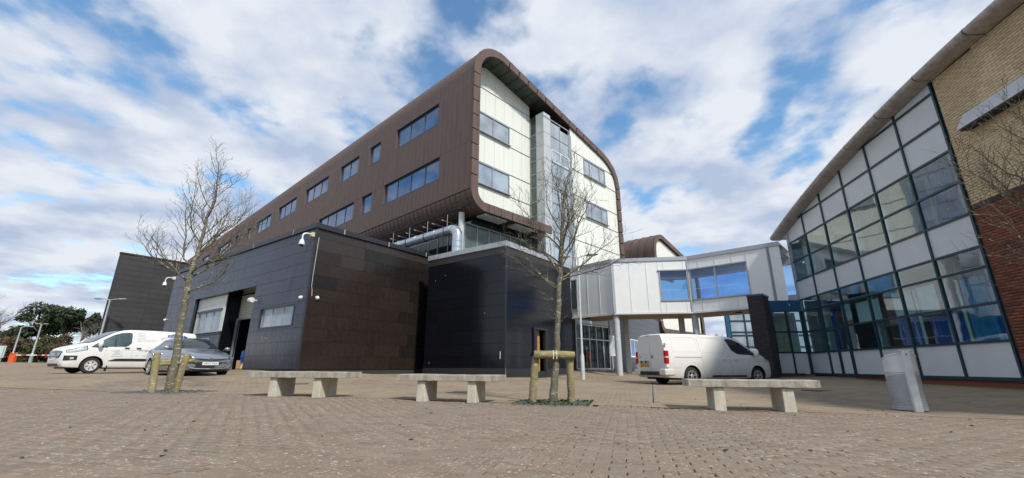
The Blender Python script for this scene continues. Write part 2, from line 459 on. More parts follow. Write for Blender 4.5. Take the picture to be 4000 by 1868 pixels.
M['panel_grey'] = plain('pale_grey_infill_panel', (0.58, 0.605, 0.64), 0.32, 0, 0.05, 1.2)
M['eave'] = m_concrete('weathered_eave_metal', (0.42, 0.375, 0.345), (0.52, 0.47, 0.435), (0.30, 0.26, 0.235))
M['buff'] = m_brick('buff_brick', [(0.62, 0.47, 0.27), (0.68, 0.53, 0.33), (0.73, 0.57, 0.36), (0.58, 0.43, 0.25)])
M['redb'] = m_brick('red_brick', [(0.22, 0.068, 0.036), (0.26, 0.085, 0.045), (0.10, 0.040, 0.030), (0.25, 0.085, 0.045), (0.16, 0.055, 0.034)])
M['darkb'] = m_brick('blue_black_brick', [(0.045, 0.036, 0.037), (0.060, 0.045, 0.044), (0.038, 0.034, 0.037)])
M['mortar'] = plain('buff_mortar', (0.085, 0.058, 0.032), 0.95)
M['mortar_red'] = plain('red_mortar', (0.10, 0.05, 0.032), 0.95)
M['mortar_dark'] = plain('dark_mortar', (0.075, 0.062, 0.058), 0.95)
M['int_white'] = plain('white_interior', (0.66, 0.67, 0.64), 0.8)
M['int_grey'] = plain('grey_interior', (0.25, 0.27, 0.27), 0.8)
M['int_dark'] = plain('dark_interior', (0.03, 0.032, 0.034), 0.9)
M['navy_cloth'] = plain('navy_blind', (0.012, 0.045, 0.13), 0.7, 0, 0.25, 3)
M['blue_cloth'] = plain('blue_curtain', (0.02, 0.10, 0.34), 0.8, 0, 0.25, 3)
M['cyan_cloth'] = plain('light_blue_curtain', (0.05, 0.24, 0.42), 0.8, 0, 0.25, 3)
M['paver_s'] = m_paver(True)
M['paver'] = m_paver(False)
M['farpave'] = m_farpaving()
M['ground'] = m_ground()
M['bench_slab'] = m_concrete('weathered_concrete_slab', (0.36, 0.33, 0.27), (0.47, 0.43, 0.36), (0.20, 0.175, 0.14))
M['bench_leg'] = m_concrete('pale_concrete_leg', (0.56, 0.53, 0.44), (0.66, 0.62, 0.53), (0.45, 0.41, 0.32), 0.2)
M['kerb'] = m_concrete('concrete_edging', (0.26, 0.215, 0.165), (0.33, 0.28, 0.215))
M['bark'] = m_bark('mottled_bark', (0.115, 0.100, 0.072), (0.19, 0.17, 0.13), (0.15, 0.145, 0.065))
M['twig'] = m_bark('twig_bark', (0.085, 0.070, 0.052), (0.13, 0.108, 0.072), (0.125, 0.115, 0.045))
M['wood'] = m_bark('mossy_round_timber', (0.25, 0.195, 0.11), (0.33, 0.265, 0.155), (0.245, 0.235, 0.055))
M['slate'] = plain('slate_chip', (0.085, 0.095, 0.10), 0.6, 0, 0.35, 20)
M['weed'] = plain('green_weed_leaf', (0.055, 0.085, 0.022), 0.7, 0, 0.35, 15)
M['moss'] = plain('moss', (0.16, 0.15, 0.025), 0.95, 0, 0.4, 5)
M['van_white'] = m_paint('white_van_paint', (0.80, 0.81, 0.80), 0.30)
M['van_dirty'] = m_paint('dusty_white_van_paint', (0.78, 0.775, 0.75), 0.55)
M['car_silver'] = m_paint('silver_blue_car_paint', (0.25, 0.29, 0.335), 0.25, 0.22, (0.20, 0.19, 0.17), 0.5)
M['black_plastic'] = plain('black_plastic', (0.022, 0.022, 0.024), 0.5, 0, 0.2)
M['under'] = plain('black_underbody', (0.010, 0.010, 0.010), 0.9)
M['rubber'] = plain('tyre_rubber', (0.028, 0.027, 0.026), 0.85, 0, 0.25, 12)
M['rim'] = plain('silver_wheel', (0.55, 0.56, 0.57), 0.32, 0.6)
M['rim_white'] = plain('silver_wheel_trim', (0.62, 0.63, 0.64), 0.4, 0.2)
M['lamp_glass'] = m_darkglass('headlamp_lens', (0.30, 0.32, 0.34), 1.6, 0.08)
M['tail_red'] = plain('red_tail_lens', (0.50, 0.008, 0.012), 0.15, 0, 0.25, 14)
M['tail_clear'] = plain('clear_tail_lens', (0.60, 0.52, 0.48), 0.2)
M['plate_white'] = plain('white_plate', (0.75, 0.76, 0.74), 0.4, 0, 0.03)
M['plate_yellow'] = plain('yellow_plate', (0.72, 0.42, 0.015), 0.4, 0, 0.04)
M['ink'] = plain('black_print', (0.010, 0.010, 0.010), 0.5)
M['ink_grey'] = plain('grey_print', (0.30, 0.31, 0.34), 0.5)
M['ink_blue'] = plain('blue_print', (0.012, 0.035, 0.30), 0.4)
M['ink_red'] = plain('red_print', (0.35, 0.10, 0.05), 0.4)
M['ink_white'] = plain('white_print', (0.80, 0.80, 0.82), 0.4)
M['chrome'] = plain('chrome', (0.60, 0.62, 0.65), 0.15, 0.9)
M['cctv'] = plain('white_camera_housing', (0.70, 0.71, 0.72), 0.35)
M['cream'] = plain('cream_box', (0.58, 0.54, 0.36), 0.5)
M['shutter'] = plain('cream_shutter_slat', (0.50, 0.49, 0.42), 0.45, 0.1)
M['white_wall'] = plain('white_infill_board', (0.62, 0.64, 0.60), 0.5, 0, 0.05, 2)
M['bin'] = plain('pale_grey_bin_steel', (0.60, 0.63, 0.64), 0.42, 0.15, 0.1, 5)
M['cover'] = plain('worn_metal_cover', (0.15, 0.13, 0.11), 0.6, 0.4, 0.3, 12)
M['bin_dark'] = plain('perforated_bin_steel', (0.40, 0.43, 0.45), 0.45, 0.15, 0.1, 5)  # darker tone marks the perforated zone and paints in shading contrast
M['timber'] = plain('raw_timber', (0.46, 0.24, 0.07), 0.7, 0, 0.25, 7)
M['blue_plastic'] = plain('blue_plastic_drum', (0.012, 0.07, 0.32), 0.45)
M['card'] = plain('brown_cardboard', (0.36, 0.22, 0.11), 0.85)
M['yellow'] = plain('yellow_bag', (0.60, 0.52, 0.06), 0.5)
M['orange'] = plain('orange_plastic', (0.72, 0.10, 0.02), 0.45)
M['red'] = plain('red_paint', (0.45, 0.02, 0.02), 0.4)
M['pine'] = plain('pine_needles', (0.050, 0.070, 0.036), 0.8, 0, 0.6, 1.6)
M['board_grey'] = m_board('charcoal_board', (0.034, 0.027, 0.025), (0.050, 0.041, 0.037), 0.30, stain=(0.06, 0.053, 0.05))
M['shrub'] = plain('olive_shrub_leaf', (0.070, 0.075, 0.025), 0.85, 0, 0.5, 0.7)
M['rust'] = plain('russet_shrub', (0.105, 0.072, 0.042), 0.9, 0, 0.4, 0.7)
M['grass'] = plain('grass', (0.085, 0.115, 0.025), 0.9, 0, 0.4, 3)
M['asphalt'] = plain('grey_asphalt', (0.19, 0.185, 0.17), 0.9, 0, 0.15, 1.5)
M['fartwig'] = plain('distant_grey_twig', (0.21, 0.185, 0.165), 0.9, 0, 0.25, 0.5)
M['sign_face'] = plain('pale_green_sign', (0.50, 0.60, 0.57), 0.5)
M['ext_red'] = plain('red_extinguisher', (0.45, 0.02, 0.03), 0.4)
M['green_dot'] = plain('green_sticker', (0.10, 0.62, 0.06), 0.5)
M['rusty'] = plain('rusty_pole', (0.42, 0.24, 0.08), 0.7, 0, 0.3, 10)

# ------------------------------------------------------------------ the lie of the land
CP = np.array([(-14, 3, .10), (-9, 4, .07), (-6, 4, .04), (-4, 2, .02), (0, 2, 0), (4, 2, -.02), (-4.5, 8.6, .05), (0, 5, 0), (0, 8, 0), (0.7, 8, 0), (3.6, 6.9, -.03), (6, 4, -.05), (10, 3, -.06),
               (7.5, 7.8, -.07), (11, 7, .02), (12.5, 11.2, .12), (-7.9, 10.3, .03), (-12, 9.5, .06), (0, 12, 0.02), (-5, 13, .12), (5, 12, -.02),
               (-10.8, 15.4, .26), (-12.9, 17.6, .26), (-19, 19.6, .28), (-21, 17, .26), (-8.8, 18.3, .42), (-12.5, 20.8, .45), (-23, 29, .45), (-6.2, 21.8, .27), (-.28, 19.3, .17), (3.5, 24.6, .28), (-4.4, 22.3, .28),
               (6.5, 17.8, -.02), (9.6, 18.9, .03), (6.0, 24.8, .17), (8, 29, .16), (5, 28.5, .45), (11.6, 19.8, .20), (13.6, 19, .25), (13.4, 17.5, .20), (13, 14.5, .13), (12.4, 10, .12),
               (3.3, 21, .06), (7, 22, .02), (12, 30, .3), (-30, 34, .50), (-45, 42, .8), (-67, 60, 1.0), (-60, 40, .85), (0, 45, .6), (20, 45, .5), (-90, 80, 1.15), (0, 100, 1.0), (60, 60, .7), (40, 20, .3), (-40, 10, .4), (-30, 0, .3), (30, 0, 0), (0, -20, 0), (-20, -15, .1), (20, -15, 0)], float)
def zg(x, y):
    d2 = (CP[:, 0] - x) ** 2 + (CP[:, 1] - y) ** 2 + 0.35
    w = d2 ** -1.9
    return float((w * CP[:, 2]).sum() / w.sum())

def zg_np(X, Y):
    X = np.asarray(X, float); Y = np.asarray(Y, float)
    num = np.zeros(X.shape); den = np.zeros(X.shape)
    for x, y, z in CP:
        w = ((x - X) ** 2 + (y - Y) ** 2 + 0.35) ** -1.9
        num += w * z; den += w
    return num / den
def np_mesh(name, V, F):
    me = bpy.data.meshes.new(name)
    k = F.shape[1]
    me.vertices.add(len(V)); me.loops.add(F.size); me.polygons.add(len(F))
    me.vertices.foreach_set('co', V.astype(np.float32).ravel())
    me.loops.foreach_set('vertex_index', F.astype(np.int32).ravel())
    me.polygons.foreach_set('loop_start', np.arange(0, F.size, k, dtype=np.int32))
    try: me.polygons.foreach_set('loop_total', np.full(len(F), k, dtype=np.int32))
    except Exception: pass
    me.update(calc_edges=True); me.validate()
    return me
def stamp(tv, tf, P, R=None, S=None, Z=None):
    """copies of a template (n,3) at points P (m,3) turned by R (m,) about z."""
    tv = np.asarray(tv, float); tf = np.asarray(tf); m = len(P)
    V = np.repeat(tv[None], m, 0)
    if S is not None: V = V * S[:, None, :]
    if R is not None:
        c, s = np.cos(R)[:, None], np.sin(R)[:, None]
        x = V[:, :, 0] * c - V[:, :, 1] * s; y = V[:, :, 0] * s + V[:, :, 1] * c
        V[:, :, 0] = x; V[:, :, 1] = y
    V = V + P[:, None, :]
    F = tf[None] + (np.arange(m) * len(tv))[:, None, None]
    return V.reshape(-1, 3), F.reshape(-1, tf.shape[1])
def sheet(name, xs, ys, mat, dz, fx=None):
    """terrain-following sheet over the grid xs x ys (fx maps grid coordinates to plan)."""
    X, Y = np.meshgrid(xs, ys)
    if fx: X, Y = fx(X, Y)
    Z = zg_np(X, Y) + dz
    V = np.stack([X.ravel(), Y.ravel(), Z.ravel()], 1); w = len(xs); h = len(ys)
    i = np.arange((h - 1) * w).reshape(h - 1, w)[:, :-1].ravel()
    me = np_mesh(name, V, np.stack([i, i + 1, i + w + 1, i + w], 1))
    me.polygons.foreach_set('use_smooth', [True] * len(me.polygons))
    me.materials.append(mat)
    o = bpy.data.objects.new(name, me); COL.objects.link(o)
    return tag(o, kind='structure')

sp = lambda *a: np.unique(np.concatenate([np.arange(x, y, d) for x, y, d in a]))
ground = sheet('ground', sp((-900, -100, 80), (-100, -30, 7), (-30, 30, 1.0), (30, 100, 7), (100, 901, 80)), sp((-300, -20, 40), (-20, 40, 1.0), (40, 110, 5), (110, 1500, 90)), M['ground'], -0.024)

# block-paved foreground: stretcher bond, courses parallel to the bench line
YAW_P = radians(-14.5)
ES = np.array([cos(YAW_P), sin(YAW_P)]); EN = np.array([-sin(YAW_P), cos(YAW_P)]); EO = np.array([1.14, 7.5])
def st(s, t): return EO[0] + ES[0] * s + EN[0] * t, EO[1] + ES[1] * s + EN[1] * t
pave_far = sheet('paving', sp((-110, -45, 5), (-45, 45, 0.9), (45, 90, 5)), sp((0.31, 30, 0.9), (30, 80, 5)), M['farpave'], 0.0, st)
fore = sheet('forecourt', np.array([-16., 16]), np.array([-12., 0.2]), M['ground'], -0.5, st)
bpy.data.objects.remove(fore)
hx, hy, ch = 0.1, 0.0492, 0.006
bv = [(-hx, -hy, -.03), (hx, -hy, -.03), (hx, hy, -.03), (-hx, hy, -.03), (-hx, -hy, -ch * .7), (hx, -hy, -ch * .7), (hx, hy, -ch * .7), (-hx, hy, -ch * .7),
      (-hx + ch, -hy + ch, 0), (hx - ch, -hy + ch, 0), (hx - ch, hy - ch, 0), (-hx + ch, hy - ch, 0)]
bf = [(8, 9, 10, 11), (4, 5, 9, 8), (5, 6, 10, 9), (6, 7, 11, 10), (7, 4, 8, 11), (0, 1, 5, 4), (1, 2, 6, 5), (2, 3, 7, 6), (3, 0, 4, 7)]
rng = np.random.default_rng(5)
PITCH_T, PITCH_S = 0.1030, 0.2066
cs = []
for r in range(110):
    off = (r % 2) * PITCH_S / 2 + rng.uniform(-.006, .006)
    k = np.arange(-76, 77) * PITCH_S + off
    cs.append(np.stack([k, np.full(k.shape, -0.06 - r * PITCH_T)], 1))
ST = np.concatenate(cs)
PX, PY = st(ST[:, 0], ST[:, 1])
PX = PX + rng.normal(0, .0014, PX.shape); PY = PY + rng.normal(0, .0012, PX.shape)
PZ = zg_np(PX, PY) + rng.normal(0, .0011, PX.shape)
ROT = YAW_P + rng.normal(0, .004, PX.shape)
inview = (PY > 2.42) & (np.abs(PX) < 1.24 * PY * 0.98) & (PY < 9)
order = np.argsort(np.where(inview, np.hypot(PX, PY), 1e9))
near = order[:300]
rest = np.setdiff1d(np.arange(len(PX)), near)
V, F = stamp(bv, bf, np.stack([PX, PY, PZ], 1)[rest], ROT[rest])
me = np_mesh('paver_field', V, F); me.materials.append(M['paver'])
o = bpy.data.objects.new('paver_field', me); COL.objects.link(o)
pave_root = thing('foreground_paving', None, None, (0, 0, 0)); tag(pave_root, kind='structure')
o.parent = pave_root; tag(o, kind='stuff')
meb = bpy.data.meshes.new('brick'); meb.from_pydata(bv, [], bf); meb.materials.append(M['paver_s'])
for i in near:
    b = bpy.data.objects.new('brick', meb); COL.objects.link(b); b.parent = pave_root
    b.location = (PX[i], PY[i], PZ[i]); b.rotation_euler = (rng.normal(0, .006), rng.normal(0, .005), ROT[i])
# soldier course that edges the forecourt
k = np.arange(-150, 151) * 0.1045
sx, sy = st(k, np.full(k.shape, 0.145))
ed = (np.hypot(sx - 0.75, sy - 7.95) > 0.78)
sx, sy = sx[ed], sy[ed]
V, F = stamp(bv, bf, np.stack([sx, sy, zg_np(sx, sy) + rng.normal(0.002, .0015, sx.shape)], 1), YAW_P + pi / 2 + rng.normal(0, .008, sx.shape))
me = np_mesh('edging_course', V, F); me.materials.append(M['paver'])
o = bpy.data.objects.new('edging_course', me); COL.objects.link(o); o.parent = pave_root; tag(o, kind='stuff')

# drainage slot that runs towards the vans, with a row of cut blocks each side
dm = MB()
d0, d1 = Vector((2.62, 8.45)), Vector((6.3, 20.2))
dd = (d1 - d0).normalized(); dn = Vector((-dd.y, dd.x))
dr = thing('drain_channel', 'narrow black slot drain in the paving running towards the white van', 'drain', (0, 0, 0))
for nm, a, b, z, mt in (('slot', -.012, .012, .004, 'under'), ('channel_edge', -.10, -.012, .008, 'kerb'), ('channel_edge', .012, .10, .008, 'kerb')):
    mb = MB(); rows = []
    for q in np.linspace(0, (d1 - d0).length, 26):
        p = d0 + dd * q; e, f = p + dn * a, p + dn * b; z0 = zg(p.x, p.y) + z
        rows.append([(e.x, e.y, z0 - .03), (e.x, e.y, z0), (f.x, f.y, z0), (f.x, f.y, z0 - .03)])
    mb.grid(rows, cap=True); mb.build(nm, M[mt], dr)

# ------------------------------------------------------------------ long brown building on a white gable
C30 = radians(46.5)
main = thing('teaching_building', 'long brown metal-clad four storey building with rounded edges and a white glazed gable end', 'building', (-2.1327, 22.0, 0), C30)
UL = -0.2
def arc(cx, cz, r, a0, a1, n):
    return [(cx + r * cos(radians(a0 + (a1 - a0) * i / n)), cz + r * sin(radians(a0 + (a1 - a0) * i / n))) for i in range(n + 1)]
def tube_profile(W_, zb, zt, zr, slope=0.212, cut=None):
    """outer outline of the rounded tube: bottom, left side, crown, sloping roof, right side."""
    bot = [(cut or W_ * 0.42, zb + 0.03), (1.0, zb)] + arc(UL + 1.15, zb + 1.1, 1.12, 262, 180, 7)
    top = [(UL, zt - 2.45)] + arc(UL + 2.2, zt - 2.2, 2.2, 176, 82, 9)
    e = top[-1]
    u2 = W_ - 2.35; z2 = e[1] - slope * (u2 - e[0])
    rt = [(u2, z2), (W_ - 1.45, z2 - .35), (W_ - .72, z2 - .86), (W_ - .25, z2 - 1.5), (W_, z2 - 2.45), (W_, zr)]
    return bot, top, rt
bot, top, rt = tube_profile(16.35, 9.03, 20.2, 3.6, 0.213, 6.9)
OUT = bot + top + rt
def inset(P, d):
    Q = []
    for i, p in enumerate(P):
        a = Vector(P[max(i - 1, 0)]); b = Vector(P[min(i + 1, len(P) - 1)])
        t = (b - a).normalized(); nrm = Vector((t.y, -t.x))
        if i in (0,): nrm = Vector((0, 1))
        Q.append((p[0] + nrm.x * d, p[1] + nrm.y * d))
    return Q
INN = inset(OUT, 0.46)
# windows of the long side: v0, v1, sill, head, panes
UP = [(3.4, 8.42, 3), (10.6, 12.22, 1), (13.93, 17.2, 2), (19.48, 24.5, 3), (26.75, 31.72, 3), (34.0, 38.95, 3), (40.9, 42.5, 1), (45.9, 47.4, 1), (49.0, 55.6, 4), (60.0, 65.0, 3)]
LO = [(3.0, 9.48, 4), (11.18, 12.75, 1), (13.95, 20.4, 4), (22.2, 27.2, 3), (29.5, 36, 4), (39, 44, 3)]
ROWS = [(10.1, 13.06, 11.54, LO), (13.06, 17.07, 15.49, UP)]
def bays(holes, v0, v1, pitch=0.46):
    cuts = [v0]
    for a, b, _ in holes:
        if a < v1: cuts += [a, min(b, v1)]
    cuts.append(v1)
    out = []
    for a, b in zip(cuts, cuts[1:]):
        if b - a < 1e-3: continue
        n = max(1, round((b - a) / pitch))
        out += [(a + (b - a) * i / n, a + (b - a) * (i + 1) / n) for i in range(n)]
    return out
def flat_panel(mb, v0, v1, z0, z1):
    g = 0.004
    mb.box(UL - .012, UL + .02, v0 + g, v1 - g, z0 + .006, z1 - .006)
    mb.box(UL - .036, UL - .008, v0 - .008, v0 + .008, z0 + .006, z1 - .006)
def curved_panel(mb, prof, v0, v1):
    g = 0.004
    mb.grid([[(p[0], v0 + g, p[1]) for p in prof], [(p[0], v1 - g, p[1]) for p in prof]])
    q = inset(prof, -0.024)
    rows = []
    for (a, b), (c, d) in zip(prof, q):
        rows.append([(a, v0 - .008, b), (c, v0 - .008, d), (c, v0 + .008, d), (a, v0 + .008, b)])
    mb.grid(rows)
SIDE_END = 26.0; LEN = 80.0
botc = bot[1:]; topc = [(UL, 17.076)] + top
botp = [(p[0], p[1]) for p in botc] + [(UL, 10.094)]
far = MB()
for (z0, z1, sill, holes) in ROWS:
    for v0, v1 in bays(holes, 0.06, LEN, 0.46):
        hole = any(a - 1e-6 <= v0 and v1 <= b + 1e-6 for a, b, _ in holes)
        zt_ = sill if hole else z1
        if v1 < SIDE_END:
            mb = MB(); flat_panel(mb, v0, v1, z0, zt_); mb.build('cladding_panel', M['clad'], main, fix=False)
        else:
            flat_panel(far, v0, v1, z0, zt_)
for v0, v1 in bays([], 0.06, LEN, 0.462):
    for prof in (topc, botp):
        if v1 < SIDE_END - 6:
            mb = MB(); curved_panel(mb, prof, v0, v1); mb.build('curved_cladding_panel', M['clad'], main, fix=False)
        else:
            curved_panel(far, prof, v0, v1)
fo = far.build('distant_cladding', M['clad'], main, fix=False); tag(fo, kind='stuff')
# backing shell, roof, right side, soffit
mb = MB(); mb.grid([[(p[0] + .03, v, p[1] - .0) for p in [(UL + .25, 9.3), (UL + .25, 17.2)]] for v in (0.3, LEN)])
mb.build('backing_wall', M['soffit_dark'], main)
mb = MB(); rp = [top[-1]] + rt; mb.grid([[(p[0], v, p[1]) for p in rp] for v in (0.0, LEN)])
mb.grid([[(p[0], v, p[1]) for p in inset(rp, .1)] for v in (0.0, LEN)]); mb.build('roof', M['clad'], main)
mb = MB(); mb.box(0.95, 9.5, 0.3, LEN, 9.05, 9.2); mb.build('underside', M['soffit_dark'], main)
mb = MB(); mb.grid([[(16.3, 0.2, 3), (16.3, LEN, 3)], [(16.3, 0.2, 15), (16.3, LEN, 15)]]); mb.build('rear_wall', M['clad'], main)
mb = MB(); mb.grid([[(9.2, 1.4, 0.2), (9.2, 1.4, 9)], [(9.2, 40, 0.2), (9.2, 40, 9)]]); mb.grid([[(2.2, 9, .3), (2.2, 9, 9)], [(9.2, 9, .3), (9.2, 9, 9)]]); mb.build('ground_storey_wall', M['board_black'], main)
# gable fascia, in the short lengths its seams show
def walk(P, step):
    acc = []; d = 0.0
    for a, b in zip(P, P[1:]): acc.append(d); d += math.dist(a, b)
    acc.append(d); n = max(1, round(d / step)); cuts = [d * i / n for i in range(n + 1)]
    def at(s):
        for i in range(len(P) - 1):
            if s <= acc[i + 1] + 1e-9:
                t = (s - acc[i]) / max(1e-9, acc[i + 1] - acc[i]); return i + t
        return len(P) - 1.0
    return [at(c) for c in cuts]
def lerpP(P, t):
    i = min(int(t), len(P) - 2); f = t - i
    return (P[i][0] + (P[i + 1][0] - P[i][0]) * f, P[i][1] + (P[i + 1][1] - P[i][1]) * f)
def fascia(parent, O, I, y0, y1, step=0.95, mat=None):
    cut = walk(O, step)
    for a, b in zip(cut, cut[1:]):
        ts = [a + .004] + [k for k in range(int(a) + 1, int(math.ceil(b))) if a + .01 < k < b - .01] + [b - .004]
        rows = []
        for t in ts:
            o_, i_ = lerpP(O, t), lerpP(I, t)
            rows.append([(o_[0], y0, o_[1]), (i_[0], y0, i_[1]), (i_[0], y1, i_[1]), (o_[0], y1, o_[1])])
        mb = MB(); mb.grid(rows, close=True, cap=True); mb.build('fascia_panel', mat or M['clad'], parent)
fascia(main, inset(OUT, -.055), INN, -0.05, 0.05)
# deep reveal behind the fascia
iL = INN[:len(bot) + len(top) + 1]
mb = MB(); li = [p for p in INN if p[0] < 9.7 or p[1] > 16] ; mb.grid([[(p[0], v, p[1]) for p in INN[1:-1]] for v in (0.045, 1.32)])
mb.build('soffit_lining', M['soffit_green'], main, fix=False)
cutk = [7.0 + 0.8 * i for i in range(14)]
for t in walk(INN, 0.8)[1:-1]:
    p = lerpP(INN, t)
    if p[1] > 12 and p[0] < 9:
        mb = MB(); mb.box(p[0] - .015, p[0] + .015, 0.05, 1.3, p[1] - .035, p[1] - .002); mb.build('soffit_seam', M['soffit_green'], main)
# white panels of the gable
def in_top(u):
    """height of the inner crown line at u"""
    best = None
    for a, b in zip(INN, INN[1:]):
        if min(a[0], b[0]) - 1e-6 <= u <= max(a[0], b[0]) + 1e-6 and max(a[1], b[1]) > 12.9:
            if abs(b[0] - a[0]) < 1e-6: z = max(a[1], b[1])
            else: z = a[1] + (b[1] - a[1]) * (u - a[0]) / (b[0] - a[0])
            best = z if best is None else max(best, z)
    return best if best else 17
def white_grid(parent, us, zs, y, holes, topf=None, th=0.03, mat='poly'):
    for u0, u1 in zip(us, us[1:]):
        zz = list(zs)
        for z0, z1 in zip(zz, zz[1:]):
            hs = [h for h in holes if h[0] < u1 - .02 and h[1] > u0 + .02 and h[2] < z1 - .02 and h[3] > z0 + .02]
            segs = [(u0, u1, z0, z1)]
            for h in hs:
                ns = []
                for a, b, c, d in segs:
                    if h[0] >= b - .02 or h[1] <= a + .02 or h[2] >= d - .02 or h[3] <= c + .02: ns.append((a, b, c, d)); continue
                    if h[0] > a + .03: ns.append((a, h[0], c, d))
                    if h[1] < b - .03: ns.append((h[1], b, c, d))
                    a2, b2 = max(a, h[0]), min(b, h[1])
                    if h[2] > c + .03: ns.append((a2, b2, c, h[2]))
                    if h[3] < d - .03: ns.append((a2, b2, h[3], d))
                segs = ns
            for a, b, c, d in segs:
                g = 0.007
                if topf:
                    ta, tb = min(d, topf(a + g)), min(d, topf(b - g))
                    if max(ta, tb) < c + .05: continue
                else: ta = tb = d
                ta, tb = max(ta, c + .03), max(tb, c + .03)
                mb = MB()
                mb.prism([(a + g, c + g), (b - g, c + g), (b - g, tb - g), (a + g, ta - g)], lambda p, q: (p, y, q), lambda p, q: (p, y + th, q))
                mb.build('wall_panel', M[mat], parent)
US1 = [0.22] + [0.16 + .87 * k for k in range(1, 7)] + [6.24]
winL = [(1.03, 4.12, 14.83, 16.24), (1.05, 4.12, 11.27, 12.72)]
white_grid(main, US1, [9.45, 11.2, 12.76, 14.8, 16.28, 18.07, 20.2], 1.27, winL, lambda u: in_top(u) + .02)
US2 = [9.58] + [9.58 + .855 * k for k in range(1, 8)] + [15.92]
winR = [(11.23, 14.28, 14.82, 16.2), (11.28, 14.28, 11.4, 12.7)]
white_grid(main, US2, [3.4, 5.4, 7.4, 9.3, 11.2, 12.76, 14.8, 16.28, 18.2], 0.12, winR, lambda u: in_top(u) - .0)
mb = MB(); mb.box(0.1, 6.3, 1.31, 1.4, 9.3, 17.2); mb.box(9.4, 16.1, .17, .3, 3.3, 15.9); mb.build('gable_backing', M['int_white'], main)
for z in (11.2, 12.76, 14.8, 16.28, 18.07):
    mb = MB(); mb.box(.3 if z < 17 else .6, 6.25, 1.235, 1.275, z - .016, z + .016); mb.build('panel_rail', M['alu'], main)
for z in (5.4, 7.4, 9.3, 11.2, 12.76, 14.8, 16.28):
    mb = MB(); mb.box(9.56, 15.93, .085, .125, z - .016, z + .016); mb.build('panel_rail', M['alu'], main)
def window(parent, axis, a0, a1, z0, z1, pos, n, frame, pane, depth=0.07, fw=0.055, outward=-1, splits=None, sill=True, name='window'):
    """framed window: axis 'x' runs along local x at y=pos, 'y' runs along local y at x=pos; outward is the sign of the outside."""
    def bx(mb, s0, s1, d0, d1, q0, q1):
        d0, d1 = sorted((pos + d0, pos + d1))
        if axis == 'x': mb.box(s0, s1, d0, d1, q0, q1)
        else: mb.box(d0, d1, s0, s1, q0, q1)
    mb = MB(); o_ = outward
    bx(mb, a0, a1, 0, o_ * depth, z0, z0 + fw); bx(mb, a0, a1, 0, o_ * depth, z1 - fw, z1)
    bx(mb, a0, a0 + fw, 0, o_ * depth, z0 + fw, z1 - fw); bx(mb, a1 - fw, a1, 0, o_ * depth, z0 + fw, z1 - fw)
    cuts = splits or [a0 + (a1 - a0) * i / n for i in range(n + 1)]
    for c in cuts[1:-1]: bx(mb, c - fw * .45, c + fw * .45, 0, o_ * depth, z0 + fw, z1 - fw)
    w = mb.build(name, frame, parent)
    for c0, c1 in zip(cuts, cuts[1:]):
        p = MB(); bx(p, c0 + .02, c1 - .02, o_ * .012, o_ * .024, z0 + .02, z1 - .02)
        po = p.build('pane', pane, w)
        po.rotation_euler = (0, 0, 0)
    if sill:
        s = MB(); bx(s, a0 - .05, a1 + .05, o_ * .0, o_ * (depth + .12), z0 - .045, z0 - .004); s.build('sill', frame, w)
    return w
for (z0, z1, sill, holes) in ROWS:
    for a, b, n in holes:
        window(main, 'y', a + .03, b - .03, sill + .03, z1 - .02, UL + .16, n, M['alu_dark'], M['pane_brown'], 0.06, 0.06)
        rv = MB(); rv.box(UL - .01, UL + .2, a - .0, a + .028, sill, z1); rv.box(UL - .01, UL + .2, b - .028, b, sill, z1); rv.box(UL - .012, UL + .2, a, b, z1 - .018, z1 - .0); 
        rv.build('window_reveal', M['clad'], main)
for (a, b, c, d), sp_ in zip(winL, ([1.03, 2.6, 4.12], [1.05, 2.6, 4.12])):
    window(main, 'x', a, b, c, d, 1.29, 2, M['alu'], M['pane_gable'], 0.08, .07, splits=sp_)
for (a, b, c, d) in winR:
    window(main, 'x', a, b, c, d, .14, 3, M['alu'], M['pane_gable'], 0.08, .07, splits=[a, a + .78, a + 2.18, b])
# stair tower of glass between the white parts
tz = [3.4, 4.2, 5.22, 6.24, 7.26, 8.28, 9.3, 10.32, 11.34, 12.36, 13.38, 14.38, 15.4, 16.42, 17.98]
for z0, z1 in zip(tz, tz[1:]):
    mb = MB(); mb.box(6.30, 7.04, 0.0, .03, z0 + .012, z1 - .012); mb.build('tower_panel', M['tower_panel'], main)
    mb = MB(); mb.box(6.27, 6.30, 0.0, .66, z0 + .012, z1 - .012); mb.build('tower_panel', M['tower_panel'], main)
    mb = MB(); mb.box(6.29, 6.31, .70, 1.2, z0 + .02, min(z1 - .02, 17.9)); mb.build('tower_pane', M['pane_green'] if z0 < 16 else M['pane_dark'], main)
    for a, b in ((7.1, 8.12), (8.18, 9.2)):
        mb = MB(); mb.box(a, b, 0.035, 0.045, z0 + .02, z1 - .02 if z1 < 17 else 17.75 - .2 * (b - 7)); mb.build('tower_pane', M['pane_gable'], main)
mb = MB()
for z in tz[1:-1]:
    mb.box(7.05, 9.25, 0.0, .05, z - .025, z + .025); mb.box(6.26, 6.33, .66, 1.25, z - .025, z + .025)
for a in (7.04, 8.12, 9.19): mb.box(a, a + .06, -.005, .055, 3.4, 17.75)
mb.box(9.26, 9.55, .0, .12, 3.3, 17.4); mb.box(6.255, 6.33, .655, .70, 3.4, 17.95); mb.box(6.255, 6.33, 1.2, 1.27, 3.4, 17.9)
mb.box(6.25, 9.3, -.03, 0.0, 17.62, 17.7)
mb.build('tower_frame', M['alu'], main)
mb = MB(); mb.box(7.09, 8.15, -.02, .05, 14.38, 15.4); mb.box(7.14, 8.1, -.03, .06, 14.45, 15.33)
w = window(main, 'x', 7.1, 9.2, 14.42, 15.36, .03, 2, M['white_steel'], M['pane_gable'], .05, .07, sill=False)
